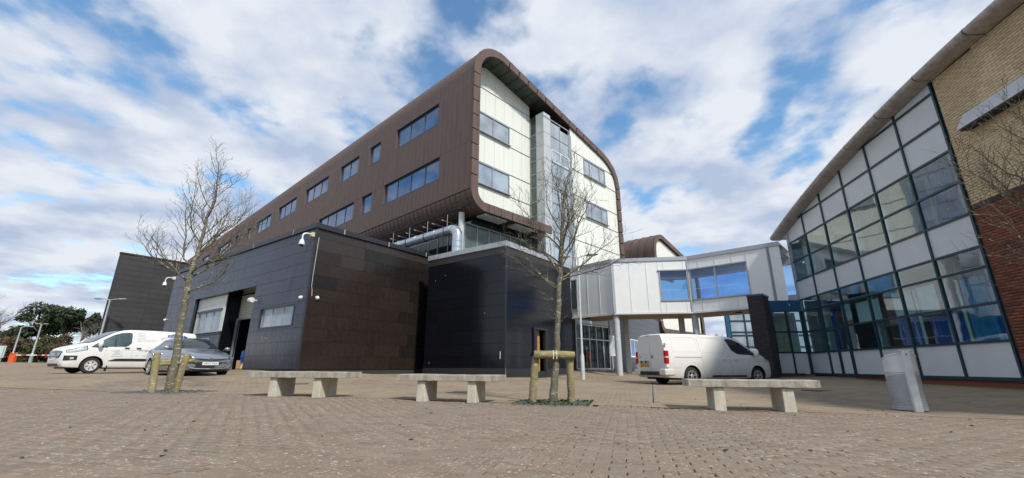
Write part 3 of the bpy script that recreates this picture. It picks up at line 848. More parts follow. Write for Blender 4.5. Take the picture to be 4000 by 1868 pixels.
mb = MB(); mb.box(6.4, 9.4, .3, .35, 3.3, 17.2); mb.build('tower_core', M['int_grey'], main)
# set-back glazing beneath the tube, with its column
def glazed(parent, axis, a0, a1, zs, pos, n, frame, panes, outward=-1, fw=.05, depth=.08, name='glazing'):
    def bx(mb, s0, s1, d0, d1, q0, q1):
        d0, d1 = sorted((pos + d0, pos + d1))
        if axis == 'x': mb.box(s0, s1, d0, d1, q0, q1)
        else: mb.box(d0, d1, s0, s1, q0, q1)
    cuts = n if isinstance(n, list) else [a0 + (a1 - a0) * i / n for i in range(n + 1)]
    mb = MB()
    for c in cuts: bx(mb, c - fw / 2, c + fw / 2, 0, outward * depth, zs[0], zs[-1])
    for z in zs: bx(mb, a0 - fw / 2, a1 + fw / 2, outward * .002, outward * (depth - .006), z - fw / 2, z + fw / 2)
    g = mb.build(name, frame, parent)
    k = 0
    for j, (z0, z1) in enumerate(zip(zs, zs[1:])):
        for c0, c1 in zip(cuts, cuts[1:]):
            p = MB(); bx(p, c0 + .015, c1 - .015, outward * .03, outward * .042, z0 + .015, z1 - .015)
            p.build('pane', panes[(j, k) if (j, k) in panes else j] if isinstance(panes, dict) else panes, g); k += 1
    return g
glazed(main, 'x', .55, 6.2, [6.55, 7.0, 8.55], 1.35, 6, M['alu'], {0: M['tower_panel'], 1: M['pane_green']})
glazed(main, 'y', 1.45, 12.5, [6.55, 7.25, 8.3, 8.75], 1.12, 11, M['alu'], {0: M['tower_panel'], 1: M['pane_dark'], 2: M['pane_bridge']})
mb = MB(); mb.lathe([(.17, 6.2), (.17, 9.02)], 16, o=(.22, 1.22, 0)); mb.build('column', M['column'], main, smooth=True)
mb = MB(); mb.box(1.3, 6.3, 1.5, 9, 6.6, 9.0); mb.build('undercroft_core', M['int_dark'], main)
for u0, u1 in ((1.15, 2.95), (3.65, 5.5)):
    for i in range(5):
        mb = MB(); v = .27 + i * .155; mb.box(u0, u1, v, v + .085, 8.93, 9.03); mb.build('soffit_slat', M['white_steel'], main)
    mb = MB(); mb.box(u0 - .03, u1 + .03, .22, 1.06, 9.032, 9.05); mb.build('slat_tray', M['dark_trim'], main)
for k in range(9):
    v = 2.65 + .93 * k
    mb = MB(); mb.box(-.1, 1.1, v - .02, v + .02, 8.82, 8.87); mb.box(1.04, 1.08, v - .02, v + .02, 8.87, 9.1); mb.build('bracket_arm', M['grey_trim'], main)
# entrance lobby at the foot of the tower
g = glazed(main, 'x', 9.05, 13.1, [.52, 2.42, 3.35], -.05, [9.05, 9.75, 10.6, 11.45, 12.3, 13.1], M['white_steel'], M['pane_dark'], -1, .07, name='lobby_glazing')
mb = MB(); mb.box(9.0, 13.3, -.14, .1, 3.42, 3.85); mb.build('lobby_head_panel', M['tower_panel'], main)
mb = MB(); mb.box(9.0, 13.3, -.16, .2, .40, .50); mb.build('lobby_sill', M['grey_trim'], main)
mb = MB(); mb.box(13.1, 13.45, -.13, .4, .5, 3.45); mb.build('lobby_jamb', M['tower_panel'], main)
mb = MB(); mb.box(8.0, 9.0, -.1, .2, .2, 4.0); mb.box(8.5, 13.4, .9, 1.0, .2, 3.8); mb.build('lobby_inner_wall', M['int_dark'], main)
mb = MB(); mb.lathe([(.001, 0), (1.35, 0), (1.35, .12), (.001, .12)], 28, o=(12.2, -.6, 3.92)); mb.build('lobby_canopy', M['white_steel'], main)
mb = MB(); mb.box(13.2, 16.3, .1, .2, .2, 4.2); mb.build('lobby_side_wall', M['board_black'], main)

# ventilation duct that rises from the enclosure roof and runs in under the tube
duct = thing('ventilation_duct', 'silver insulated pipe bending out of the black enclosure roof beneath the brown building', 'pipe', (-3.0, 22.5, 6.3))
path = [(0, 0, 0), (0, 0, 1.15)]
bd = Vector((-.725, .688, 0))
for i in range(1, 9):
    a = radians(90 * i / 8); path.append(tuple(bd * (.5 * (1 - cos(a))) + Vector((0, 0, 1.15 + .5 * sin(a)))))
path.append(tuple(bd * 10 + Vector((0, 0, 1.85))))
mb = MB(); mb.tube(path, .275, 20); mb.build('pipe', M['galv'], duct, smooth=True)
for d, t in ((.25, 0), (.55, 0), (.85, 0)):
    mb = MB(); mb.tube([(0, 0, d), (0, 0, d + .05)], .288, 20); mb.build('joint_band', M['galv'], duct, smooth=True)
for i in range(2, 9, 2):
    p = Vector(path[i + 1]); q = (Vector(path[min(i + 2, len(path) - 2)]) - Vector(path[i])).normalized() * .025
    mb = MB(); mb.tube([p - q, p + q], .286, 20); mb.build('joint_band', M['galv'], duct, smooth=True)
for k in range(9):
    p = bd * (.95 + k * .95) + Vector((0, 0, 1.65 + .2 * (.45 + k * .95) / 9.5)); q = bd * .03
    mb = MB(); mb.tube([p - q, p + q], .290, 20); mb.build('pipe_clamp', M['dark_trim'] if k % 2 == 0 else M['galv'], duct, smooth=True)
    if k % 2 == 0:
        mb = MB(); mb.box(p.x - .012, p.x + .012, p.y - .012, p.y + .012, p.z + .25, p.z + 1.0 - .1 * (k > 6)); mb.build('hanger_rod', M['grey_trim'], duct)

# ------------------------------------------------------------------ black workshop block
CA = radians(53.65)
shop = thing('workshop_block', 'low dark board-clad workshop with roller shutter opening and a brown patched end wall', 'building', (-8.84, 18.5, 0), CA)
ZC = [0.49 + .572 * k for k in range(11)] + [6.62]
def board(parent, face, s0, s1, z0, z1, mat, g=0.008, pos=0.0, name='wall_panel', gs=None):
    mb = MB(); gs = g if gs is None else gs; j = random.uniform(0, .004) if gs > .003 else random.uniform(0, .0012)
    if face == 'left': mb.box(pos - .014 - j, pos + .02, s0 + gs / 2, s1 - gs / 2, z0 + g / 2, z1 - g / 2)
    else: mb.box(s0 + gs / 2, s1 - gs / 2, pos - .014 - j, pos + .02, z0 + g / 2, z1 - g / 2)
    return mb.build(name, M[mat], parent, fix=False)
OPN = (5.05, 12.97, 0.44, 4.5); WIN = (0.93, 4.15, 2.3, 3.28)
def cut_rects(s0, s1, z0, z1, holes):
    segs = [(s0, s1, z0, z1)]
    for h in holes:
        ns = []
        for a, b, c, d in segs:
            if h[0] >= b or h[1] <= a or h[2] >= d or h[3] <= c: ns.append((a, b, c, d)); continue
            if h[0] > a: ns.append((a, h[0], c, d))
            if h[1] < b: ns.append((h[1], b, c, d))
            a2, b2 = max(a, h[0]), min(b, h[1])
            if h[2] > c: ns.append((a2, b2, c, h[2]))
            if h[3] < d: ns.append((a2, b2, h[3], d))
        segs = ns
    return [q for q in segs if q[1] - q[0] > .02 and q[3] - q[2] > .02]
for k, (z0, z1) in enumerate(zip(ZC, ZC[1:])):
    s = -0.0 + (k % 2) * 0.0
    edges = [0.03, 1.45, 2.9, 5.05, 7.4, 9.9, 12.4, 14.9, 17.7] if k > 4 else [0.03, 0.93, 2.4, 4.15, 5.05, 7.0, 9.0, 11, 12.97, 15.3, 17.7]
    for a, b in zip(edges, edges[1:]):
        for q in cut_rects(a, b, z0, z1, [OPN, WIN]):
            board(shop, 'left', *q, 'board_sky_sheen', .010, gs=.0015)
jt = MB()
for k, (z0, z1) in enumerate(zip(ZC, ZC[1:])):
    x = 0.03; first = True
    if k >= 9: xs = [0.03, 2.6, 5.3, 8.2]
    else:
        xs = [0.03]; x = random.uniform(.7, 1.5)
        while x < 8.0: xs.append(x); x += random.choice([1.22, 1.22, .9, .62, .45 if x > 4.5 else 1.4])
        xs.append(8.2)
    for a, b in zip(xs, xs[1:]):
        c = (a + b) / 2
        lim = [6.4, 5.0, 5.9, 5.7, 4.9, 5.4, 5.8, 4.4, 3.7, 3.2, 9][k]
        mt = 'board_brown' if c < lim else 'board_dark'
        if k == 10: mt = 'board_grey'
        if k == 9: mt = 'board_grey' if c < 3.4 else 'board_dark'
        if k == 8 and c < 3: mt = 'board_grey' if random.random() < .6 else 'board_brown'
        if k == 6 and a < .1: mt = 'board_dark'
        board(shop, 'front', a, b, z0, z1, mt)
        if a > .1 and k < 9: jt.box(a - .003, a + .003, -.013, .0, z0 + .02, z1 - .02)
tag(jt.build('joint_strip', M['alu_dark'], shop, fix=False), kind='stuff')
mb = MB(); mb.box(-.02, 9, 0.022, .1, .3, 6.6); 
for q in cut_rects(.1, 5.05, .3, 6.6, [WIN]): mb.box(.022, .1, *q)
mb.box(0.022, .1, 12.97, 17.7, .3, 6.6); mb.box(0.022, .1, 5.05, 12.97, 4.52, 6.6)
mb.build('backing_wall', M['int_dark'], shop)
mb = MB(); mb.box(-.045, .03, -.045, .03, .42, 6.62); mb.build('corner_trim', M['dark_trim'], shop)
mb = MB(); mb.box(-.10, .12, -.10, 17.8, 6.62, 6.86); mb.box(.12, 9, -.10, .12, 6.62, 6.86); mb.build('roof_coping', M['dark_trim'], shop, bevel=.012)
for y in (1.9, 6.0, 10, 14): 
    mb = MB(); mb.box(-.106, -.09, y, y + .05, 6.62, 6.865); mb.build('coping_joint', M['grey_trim'], shop)
for x in (1.3, 3.9, 6.5):
    mb = MB(); mb.box(x, x + .05, -.106, -.09, 6.62, 6.865); mb.build('coping_joint', M['grey_trim'], shop)
mb = MB(); mb.box(.12, 9, .12, 17.7, 6.5, 6.6); mb.build('flat_roof', M['dark_trim'], shop)
mb = MB(); mb.box(-.03, 9, .03, 17.75, 0.0, .46); mb.build('plinth', M['dark_trim'], shop)
mb = MB(); mb.box(0, 9, 17.7, 17.75, 0.3, 6.6); mb.build('end_wall', M['board_black'], shop)
# opening: lined recess, white infill with window on the left, roller shutter set deep on the right
mb = MB()
mb.box(0, 1.0, 5.0, 5.045, .44, 4.5); mb.box(0, .2, 12.975, 13.02, .44, 4.5); mb.box(0.0, 1.0, 5.05, 8.96, 4.505, 4.54); mb.box(0.0, .25, 8.96, 12.97, 4.505, 4.54)
mb.box(.24, 1.6, 8.965, 9.0, .44, 4.5)
mb.build('opening_lining', M['board_black'], shop)
for q in range(9):
    mb = MB(); mb.box(.26 + q * .08, .275 + q * .08, 8.94, 8.965, .46, 4.48); mb.build('lining_rib', M['board_black'], shop)
for q in ((8.97, 12.96, 3.62, 4.49), (8.97, 9.32, 2.46, 3.62), (12.55, 12.96, 2.46, 3.62)):
    mb = MB(); mb.box(.2, .24, q[0], q[1], q[2], q[3]); mb.build('infill_panel', M['white_wall'], shop)
mb = MB(); mb.box(.12, .24, 9.25, 12.7, 3.62, 3.74); mb.build('window_canopy', M['alu_dark'], shop)
window(shop, 'y', 9.32, 12.55, 2.46, 3.62, .24, 3, M['alu'], M['pane_pale'], .06, .05)
for z0, z1 in ((.45, 1.1), (1.1, 1.75), (1.75, 2.28)):
    mb = MB(); mb.box(.19, .24, 8.97, 12.96, z0 + .005, z1 - .005); mb.build('infill_panel', M['board_sky_sheen'], shop)
mb = MB(); mb.box(.15, .24, 8.97, 12.96, 2.28, 2.45); mb.build('window_apron', M['brown_trim'], shop)
for k in range(13):
    z = 3.18 + k * .1
    mb = MB(); mb.grid([[(.95 + d, y, z + h) for d, h in ((0.02, .002), (-.012, .02), (-.016, .05), (-.012, .08), (.02, .098))] for y in (5.05, 8.93)]); mb.build('shutter_slat', M['shutter'], shop, smooth=True)
mb = MB(); mb.box(.93, 1.0, 5.05, 8.93, 3.1, 3.18); mb.build('shutter_bar', M['alu'], shop)
mb = MB(); mb.box(.86, .95, 8.86, 8.96, .44, 3.2); mb.build('shutter_guide', M['alu'], shop)
mb = MB(); mb.box(1.1, 7, 5.0, 12.9, .40, .43); mb.build('workshop_floor', M['int_grey'], shop)
mb = MB(); mb.box(7, 7.05, 4, 13, .4, 4.6); mb.box(1.0, 7, 4.95, 5.0, .4, 4.6); mb.box(1.6, 7, 12.9, 12.95, .4, 4.6); mb.box(1.0, 7, 5, 12.9, 4.55, 4.6); mb.box(1.02, 1.06, 8.9, 12.9, .43, 4.5); mb.build('workshop_inner_wall', M['int_grey'], shop)
for y, z0, h in ((6.2, .43, 1.5), (7.6, .43, 1.1), (6.9, 1.7, .4)):
    mb = MB(); mb.box(6.2, 6.9, y, y + .9, z0, z0 + h); mb.build('workshop_cabinet', M['board_sky_sheen'], shop)
# small window near the corner
mb = MB(); 
for q in ((.93, 4.15, 2.3, 2.36), (.93, 4.15, 3.24, 3.28), (.93, 1.0, 2.36, 3.24), (4.08, 4.15, 2.36, 3.24)): mb.box(-.03, .14, *q)
mb.build('window_surround', M['dark_trim'], shop)
window(shop, 'y', 1.0, 4.08, 2.36, 3.24, .10, 3, M['alu'], M['pane_pale'], .05, .05, sill=False)

# ------------------------------------------------------------------ black enclosure in front of it
encl = thing('bin_enclosure', 'smaller black board-clad enclosure with pale coping and a narrow broken hatch', 'building', (-.282, 19.5, 0), CA)
ZB = [0.56, 1.07, 1.64, 2.22, 2.78, 3.34, 3.88, 4.44, 5.0, 5.74]
HAT = (2.27, 3.28, .42, 2.37)
for k, (z0, z1) in enumerate(zip(ZB, ZB[1:])):
    ys = [0.03, .92, 2.04, 3.16, 4.25, 5.17] if k < 6 else [0.03, 2.04, 4.25, 5.17]
    for a, b in zip(ys, ys[1:]): board(encl, 'left', a, b, z0, z1, 'board_black', 0.009, gs=.003)
    xs = [0.03, .38, 1.43, 2.27, 3.28, 4.4, 5.4, 6.15] if k < 4 else [0.03, 3.1, 6.15]
    for a, b in zip(xs, xs[1:]):
        for q in cut_rects(a, b, z0, z1, [HAT]): board(encl, 'front', *q, 'board_black', 0.009)
for a, b in ((0.0, 2.27), (3.28, 6.15)):
    mb = MB(); mb.box(a - .03, b, -.03, .03, .06, .555); mb.build('base_panel', M['dark_trim'], encl)
mb = MB(); mb.box(2.27, 3.28, -.03, .03, .06, .42); mb.build('base_panel', M['dark_trim'], encl)
mb = MB(); mb.box(-.03, .03, .032, 5.2, .06, .555); mb.build('base_panel', M['dark_trim'], encl)
mb = MB(); mb.box(-.03, .03, -.028, 5.2, 5.745, 6.08); mb.box(.03, 6.17, -.03, .03, 5.745, 6.08); mb.build('fascia_band', M['brown_trim'], encl)
mb = MB(); mb.box(-.07, .3, -.07, 5.24, 6.085, 6.34); mb.box(.3, 6.2, -.07, .3, 6.085, 6.34); mb.build('coping', M['grey_trim'], encl, bevel=.01)
mb = MB(); mb.box(-.04, .025, -.04, .025, .06, 5.74); mb.build('corner_trim', M['dark_trim'], encl)
mb = MB(); mb.box(0.03, .1, .03, 5.17, .1, 6.08)
for q in cut_rects(.03, 6.15, .1, 6.08, [HAT]): mb.box(q[0], q[1], .03, .1, q[2], q[3])
mb.box(6.1, 6.15, .1, 5.2, .1, 6.2); mb.box(.1, 6.1, 5.12, 5.2, .1, 6.2); mb.box(.3, 6.15, .3, 5.2, 6.0, 6.1); mb.build('backing_wall', M['int_dark'], encl)
mb = MB(); mb.box(2.2, 2.33, -.10, .05, .42, 2.37); mb.box(3.22, 3.33, -.10, .05, .42, 2.37); mb.box(2.18, 3.36, -.11, .05, 2.37, 2.47); mb.build('hatch_frame', M['dark_trim'], encl)
mb = MB(); mb.box(2.33, 2.5, -.06, -.02, .5, 2.36); mb.build('hatch_stile', M['brown_trim'], encl)
mb = MB(); mb.box(2.72, 3.02, .14, .2, .42, 2.36); mb.build('timber_post', M['timber'], encl)
mb = MB(); mb.box(2.1, 2.36, -.14, -.11, 1.14, 1.22); mb.box(2.2, 2.27, -.14, -.11, 1.06, 1.3); mb.build('hatch_latch', M['grey_trim'], encl)
mb = MB(); mb.box(.0 - .036, -.028, -.06, -.03, .15, .55); mb.build('base_strap', M['grey_trim'], encl)
mb = MB(); mb.box(-.028, -.018, .24, .285, .95, 1.27); mb.build('panel_scar', M['white_wall'], encl)
for y, z, h in ((4.6, 4.9, .07), (3.9, 5.1, .05), (1.2, 3.0, .05), (4.75, .75, .08)):
    mb = MB(); mb.box(-.026, -.018, y, y + .02, z, z + h); mb.build('panel_scar', M['grey_trim'], encl)

# ------------------------------------------------------------------ far dark wing on the left
wing = thing('sports_hall', 'tall windowless charcoal block standing beyond the parked white van at the left', 'building', (-32.0, 34.0, 0), CA)
for k in range(21):
    z0 = .6 + k * .42
    for x0, x1 in ((0.0, 2.4), (2.4, 4.75), (4.75, 7.2)):
        mb = MB(); mb.box(x0 + .005, x1 - .005, -.02, .03, z0 + .005, z0 + .415); mb.build('wall_panel', M['board_far'], wing, fix=False)
mb = MB(); mb.box(-.05, 0.0, -.04, .06, .3, 9.5); mb.build('corner_trim', M['teal_frame'], wing)
mb = MB(); mb.box(-.06, 7.3, -.06, .2, 9.42, 9.55); mb.build('roof_coping', M['dark_trim'], wing)
mb = MB(); mb.prism([(0, .03), (7.2, .03), (7.2, 14), (3.3, 14)], lambda p, q: (p, q, .2), lambda p, q: (p, q, 9.4)); mb.build('block_core', M['board_far'], wing)

# ------------------------------------------------------------------ building behind the link, same family
rear = thing('rear_building', 'smaller brown rounded building with white gable seen behind the white link bridge', 'building', (15.5, 45.0, 0), C30)
W2 = 11.9
b2, t2, r2 = tube_profile(W2, 4.0, 15.0, 3.5, .235, W2 - .2)
O2 = b2 + t2 + r2; I2 = inset(O2, .5)
mb = MB()
prof = b2[1:] + t2
mb.grid([[(p[0], v, p[1]) for p in prof] for v in (0, 26)]); 
mb.build('side_cladding', M['clad'], rear, smooth=True)
for v in [0.9 * k for k in range(1, 20)]:
    mb = MB(); q = inset(prof, -.05); mb.grid([[(a[0], v - .02, a[1]), (c[0], v - .02, c[1]), (c[0], v + .02, c[1]), (a[0], v + .02, a[1])] for a, c in zip(prof, q)]); mb.build('standing_seam', M['clad'], rear)
mb = MB(); mb.grid([[(p[0], v, p[1]) for p in [t2[-1]] + r2] for v in (0, 26)]); mb.box(1, W2 - .5, .3, 26, 4.05, 4.2); mb.build('roof', M['clad'], rear)
fascia(rear, O2, I2, -.06, .06, 1.4)
def topI2(u):
    z = [a[1] + (b[1] - a[1]) * (u - a[0]) / (b[0] - a[0]) for a, b in zip(I2, I2[1:]) if abs(b[0] - a[0]) > 1e-6 and min(a[0], b[0]) <= u <= max(a[0], b[0]) and max(a[1], b[1]) > 7]
    return max(z) if z else 7
wr = [(1.2, 4.6, 10.1, 11.9)]
white_grid(rear, [.3] + [.3 + 1.2 * k for k in range(1, 10)] + [W2 - .5], [4.4, 6.4, 8.4, 10.0, 12.0, 15], .25, wr, topI2)
window(rear, 'x', 1.2, 4.6, 10.1, 11.9, .26, 3, M['alu'], M['pane_gable'], .08, .08)
mb = MB(); mb.box(.2, W2 - .4, .3, .4, 4.3, 11.2); mb.build('gable_backing', M['int_grey'], rear)

back = thing('rear_ground_block', 'dark tiled ground floor block with a strip of white framed windows behind the round columns', 'building', (7.0, 31.4, 0), radians(58.5))
for k in range(9):
    z0 = .45 + .46 * k + (.55 if k > 2 else 0)
    x = (k % 2) * -.4
    if k in (2, 3): 
        if k == 2: continue
    if k == 3: continue
    while x < 19:
        if x + .9 > 0:
            mb = MB(); mb.box(max(0, x) + .008, x + .9 - .008, -.03, .02, z0 + .006, z0 + .454); mb.build('wall_tile', M['board_black'], back, fix=False)
        x += .9
mb = MB(); mb.box(0, 19, .02, 5, .1, 5.3); mb.build('block_core', M['int_dark'], back)
mb = MB(); mb.box(0, 19, -.035, .018, .1, .44); mb.build('plinth', M['dark_trim'], back)
for x in [.4 + 2.25 * k for k in range(8)]:
    window(back, 'x', x, x + 2.1, 1.42, 2.82, .0, 2, M['white_steel'], M['pane_pale'] if x < 3 else M['pane_brown'], .05, .08)
mb = MB(); mb.box(0, 19, -.02, .015, 2.84, 2.86); mb.build('head_flashing', M['dark_trim'], back)

# ------------------------------------------------------------------ link bridge
PL, P1, P2, P3 = (3.78, 26.97), (5.87, 24.6), (10.03, 23.9), (13.45, 20.78)
ZB0, ZT0 = 3.48, 6.72
link = thing('link_bridge', 'white panelled first floor walkway on round columns joining the two buildings', 'bridge', (P1[0], P1[1], 0))
LB = Vector((P1[0], P1[1]))
loc2 = lambda p: (p[0] - LB.x, p[1] - LB.y)
def along(a, b, s):
    d = (Vector(b) - Vector(a)); Lg = d.length; d.normalize(); return (a[0] + d.x * s, a[1] + d.y * s)
def link_wall(a, b, cuts, win=None, th=.06):
    a, b = loc2(a), loc2(b); Lg = math.dist(a, b)
    for s0, s1 in zip(cuts, cuts[1:]):
        zs = [(ZB0 + .1, ZT0 - .22)]
        if win and s0 >= win[0] - .01 and s1 <= win[1] + .01: zs = [(ZB0 + .1, win[2]), (win[3], ZT0 - .22)]
        for z0, z1 in zs:
            mb = MB(); mb.obox(along(a, b, s0 + .02), along(a, b, s1 - .02), th, z0, z1); mb.build('wall_panel', M['bridge_panel'], link)
    for s in cuts[1:-1]:
        mb = MB()
        for z0, z1 in ([(ZB0 + .1, ZT0 - .22)] if not (win and win[0] + .01 < s < win[1] - .01) else [(ZB0 + .1, win[2]), (win[3], ZT0 - .22)]):
            mb.obox(along(a, b, s - .02), along(a, b, s + .02), th + .03, z0, z1)
        mb.build('panel_rib', M['white_steel'], link)
    mb = MB(); mb.obox(a, b, th + .10, ZT0 - .215, ZT0); mb.build('roof_capping', M['bridge_trim'], link)
    mb = MB(); mb.obox(a, b, th + .06, ZB0, ZB0 + .095); mb.build('base_trim', M['white_steel'], link)
link_wall(PL, P1, [0, .5, 1.3, 2.2, 3.16])
L2 = math.dist(P1, P2); L3 = math.dist(P2, P3)
wz = (4.17, 5.98)
link_wall(P1, P2, [0, .95, 1.9, 2.55, 2.85, 3.95, L2], (2.55, L2, *wz))
link_wall(P2, P3, [0, .6, 1.5, 2.35, 3.05, L3 - .55, L3], (0, 3.05, *wz))
for q in (loc2(P1), loc2(P2), along(loc2(P2), loc2(P3), L3 - .55)):
    mb = MB(); mb.box(q[0] - .075, q[0] + .075, q[1] - .075, q[1] + .075, ZB0 + .09, ZT0 - .2); mb.build('corner_post', M['bridge_trim'], link)
def strip_window(a, b, s0, s1, cuts, z0, z1, pane):
    a, b = loc2(a), loc2(b)
    mb = MB(); mb.obox(along(a, b, s0), along(a, b, s1), .16, z0 - .07, z0); mb.obox(along(a, b, s0 - .06), along(a, b, s1 + .02), .2, z1, z1 + .07)
    for c in cuts: mb.obox(along(a, b, c - .035), along(a, b, c + .035), .12, z0, z1)
    w = mb.build('window', M['alu'], link)
    for c0, c1 in zip(cuts, cuts[1:]):
        p = MB(); p.obox(along(a, b, c0 + .03), along(a, b, c1 - .03), .015, z0, z1); p.build('pane', pane, w)
        for zz in (z0 + .55, z0 + 1.22):
            dm = MB(); n = int((c1 - c0) / .11)
            for i in range(1, n):
                u = along(a, b, c0 + (c1 - c0) * i / n); v = along(a, b, c0 + (c1 - c0) * i / n + .035); dm.obox(u, v, .022, zz, zz + .025)
            do = dm.build('safety_dots', M['ink_white'], w)
strip_window(P1, P2, 2.58, L2 - .08, [2.62, L2 - .1], wz[0] + .08, wz[1] - .08, M['glass_blue'])
strip_window(P2, P3, .08, 3.05, [.1, 1.42, 3.02], wz[0] + .08, wz[1] - .08, M['glass_blue'])
# rear wall, floor, roof and ceiling lights of the walkway
off = Vector((1.9, 2.35))
B = [loc2(p) for p in (PL, P1, P2, P3)]
Bk = [(B[0][0] + 1.6, B[0][1] + 1.6), (B[1][0] + 1.0, B[1][1] + 2.7), (B[2][0] + .9, B[2][1] + 2.6), (B[3][0] + 1.5, B[3][1] + 1.6)]
def deck(name, z0, z1, mat, ext=0.0):
    mb = MB()
    for i in range(3):
        quad = [B[i], B[i + 1], Bk[i + 1], Bk[i]]
        mb.prism(quad, lambda p, q: (p, q, z0), lambda p, q: (p, q, z1))
    return mb.build(name, mat, link)
deck('soffit', ZB0 + .02, ZB0 + .08, M['bridge_soffit']); deck('walkway_floor', ZB0 + .2, ZB0 + .3, M['blue_cloth'])
deck('ceiling', ZT0 - .45, ZT0 - .4, M['int_white']); deck('flat_roof', ZT0 - .1, ZT0 - .05, M['bridge_trim'])
mb = MB()
for i in range(3):
    mb.obox(Bk[i], Bk[i + 1], .1, ZB0, 4.3); mb.obox(Bk[i], Bk[i + 1], .1, 5.9, ZT0 - .1)
mb.build('rear_wall', M['bridge_panel'], link)
mb = MB()
for i in range(3): mb.obox(Bk[i], Bk[i + 1], .03, 4.3, 5.9)
mb.build('rear_pane', M['glass_blue'], link)
for s, (a, b) in ((.55, (1, 2)), (.45, (2, 3))):
    cx = (B[a][0] * (1 - s) + B[b][0] * s + Bk[a][0] * (1 - s) + Bk[b][0] * s) / 2; cy = (B[a][1] * (1 - s) + B[b][1] * s + Bk[a][1] * (1 - s) + Bk[b][1] * s) / 2
    em = Mat('ceiling_light'); em.b.inputs['Emission Color'].default_value = (1, .95, .8, 1); em.b.inputs['Emission Strength'].default_value = 1.6
    mb = MB(); mb.box(cx - .35, cx + .35, cy - .35, cy + .35, ZT0 - .47, ZT0 - .452); mb.build('ceiling_light', em.m, link)
def round_col(x, y, r, z1, name='column'):
    z0 = zg(x, y) - .05
    mb = MB(); mb.lathe([(r, z0), (r, z1)], 20, o=(x - LB.x, y - LB.y, 0)); return mb.build(name, M['column'], link, smooth=True)
for x, y in ((5.98, 24.82), (10.2, 24.15), (7.05, 26.9), (10.15, 26.0)): round_col(x, y, .175, ZB0 + .03)
for x, y in ((4.3, 25.9), (12.0, 22.9)):
    mb = MB(); mb.lathe([(.001, 0), (.17, 0), (.17, .05), (.001, .05)], 16, o=(x + .35 - LB.x, y + .6 - LB.y, ZB0 - .04)); mb.build('soffit_light', M['dark_trim'], link)
mb = MB(); a, b = loc2(PL), loc2(P1)
mb.obox(along(a, b, .02), along(a, b, .42), .09, 4.05, 5.85); mb.build('slot_pane', M['pane_dark'], link)
mb = MB(); mb.obox(along(a, b, 0), along(a, b, .5), .2, 5.85, 5.92); mb.obox(along(a, b, 0), along(a, b, .5), .2, 3.98, 4.05); mb.build('slot_trim', M['alu'], link)

# ------------------------------------------------------------------ glass and brick building on the right
YR = radians(81.73)
RX, RY = 13.54, 17.5
hall = thing('curved_roof_building', 'curved roof building with teal framed glazing and buff over red brick walls', 'building', (RX, RY, 0), YR)
zi = lambda u: 8.98 - .0098 * (u + 10) ** 2
UM = [3.3, 1.7, .05, -1.63, -3.28, -4.93, -6.55]
RZ = [.36, 1.29, 2.25, 3.2, 3.75, 4.68, 5.63, 6.6, 7.55, 8.5]
def rbar(name, u0, u1, z0, z1, y0, y1, mat):
    mb = MB(); mb.box(min(u0, u1), max(u0, u1), y0, y1, z0, z1); return mb.build(name, M[mat], hall)
for u in UM:
    top_ = zi(u) - .02
    rbar('mullion', u - .032, u + .032, .30, top_, 0.0, .085, 'teal_frame')
for j, z in enumerate(RZ):
    us = [u for u in UM if zi(u) > z + .05]
    if len(us) > 1:
        for a, b in zip(us, us[1:]): rbar('transom', b + .034, a - .034, z - .032, z + .032, .003, .078, 'teal_frame')
    if z > 6.9:   # the sloping end of the transom under the eave
        lo = [u for u in UM if zi(u) <= z + .05]
        ue = -10 + sqrt(max(0, (8.98 - z) / .0098))
        if us and lo and ue > us[0] + .1: rbar('transom', us[0] + .034, ue - .05, z - .032, z + .032, .003, .078, 'teal_frame')
for i, (ua, ub) in enumerate(zip(UM, UM[1:])):
    for j, (z0, z1) in enumerate(zip(RZ, RZ[1:] + [9.5])):
        a, b = ub + .03, ua - .03
        ta, tb = min(z1, zi(a) - .01), min(z1, zi(b) - .01)
        if max(ta, tb) < z0 + .06: continue
        ta, tb = max(ta, z0 + .02), max(tb, z0 + .02)
        solid = j in (0, 4, 7, 8, 9)
        if i == 1 and j in (0, 1): continue     # the door stands here
        mb = MB(); y0, y1 = (.02, .035) if solid else (.03, .042)
        mb.prism([(a, z0 + .028), (b, z0 + .028), (b, tb - .02), (a, ta - .02)], lambda p, q: (p, y0, q), lambda p, q: (p, y1, q))
        mb.build('infill_panel' if solid else 'pane', M['panel_grey'] if solid else M['glass'], hall)
# double door
for a, b in ((.09, .855), (.895, 1.66)):
    mb = MB()
    for q in ((a, a + .07, .24, 2.2), (b - .07, b, .24, 2.2), (a + .07, b - .07, .24, .36), (a + .07, b - .07, 1.25, 1.34), (a + .07, b - .07, 2.1, 2.2)): mb.box(q[0], q[1], .03, .085, q[2], q[3])
    d = mb.build('door', M['teal_frame'], hall)
    mb = MB(); mb.box(a + .07, b - .07, .045, .06, .36, 1.25); mb.build('door_panel', M['panel_grey'], d)
    mb = MB(); mb.box(a + .07, b - .07, .048, .058, 1.34, 2.1); mb.build('pane', M['glass'], d)
mb = MB(); mb.lathe([(.001, .062), (.075, .062), (.075, .066), (.001, .066)], 14, 'y', o=(1.5, 0, 1.62)); mb.build('door_sticker', M['green_dot'], hall)
rbar('door_threshold', .05, 1.7, .18, .24, -.05, .12, 'grey_trim')
# plinth bricks under the glazing, mossy foot
mb = MB(); mb.box(-6.6, 0.02, -.1, .03, .0, .30); mb.box(1.72, 3.3, -.1, .03, .0, .30); mb.build('plinth', M['redb'], hall)
rbar('base_sill', -6.6, .02, .30, .335, -.05, .10, 'teal_frame'); rbar('base_sill', 1.72, 3.3, .30, .335, -.05, .10, 'teal_frame')
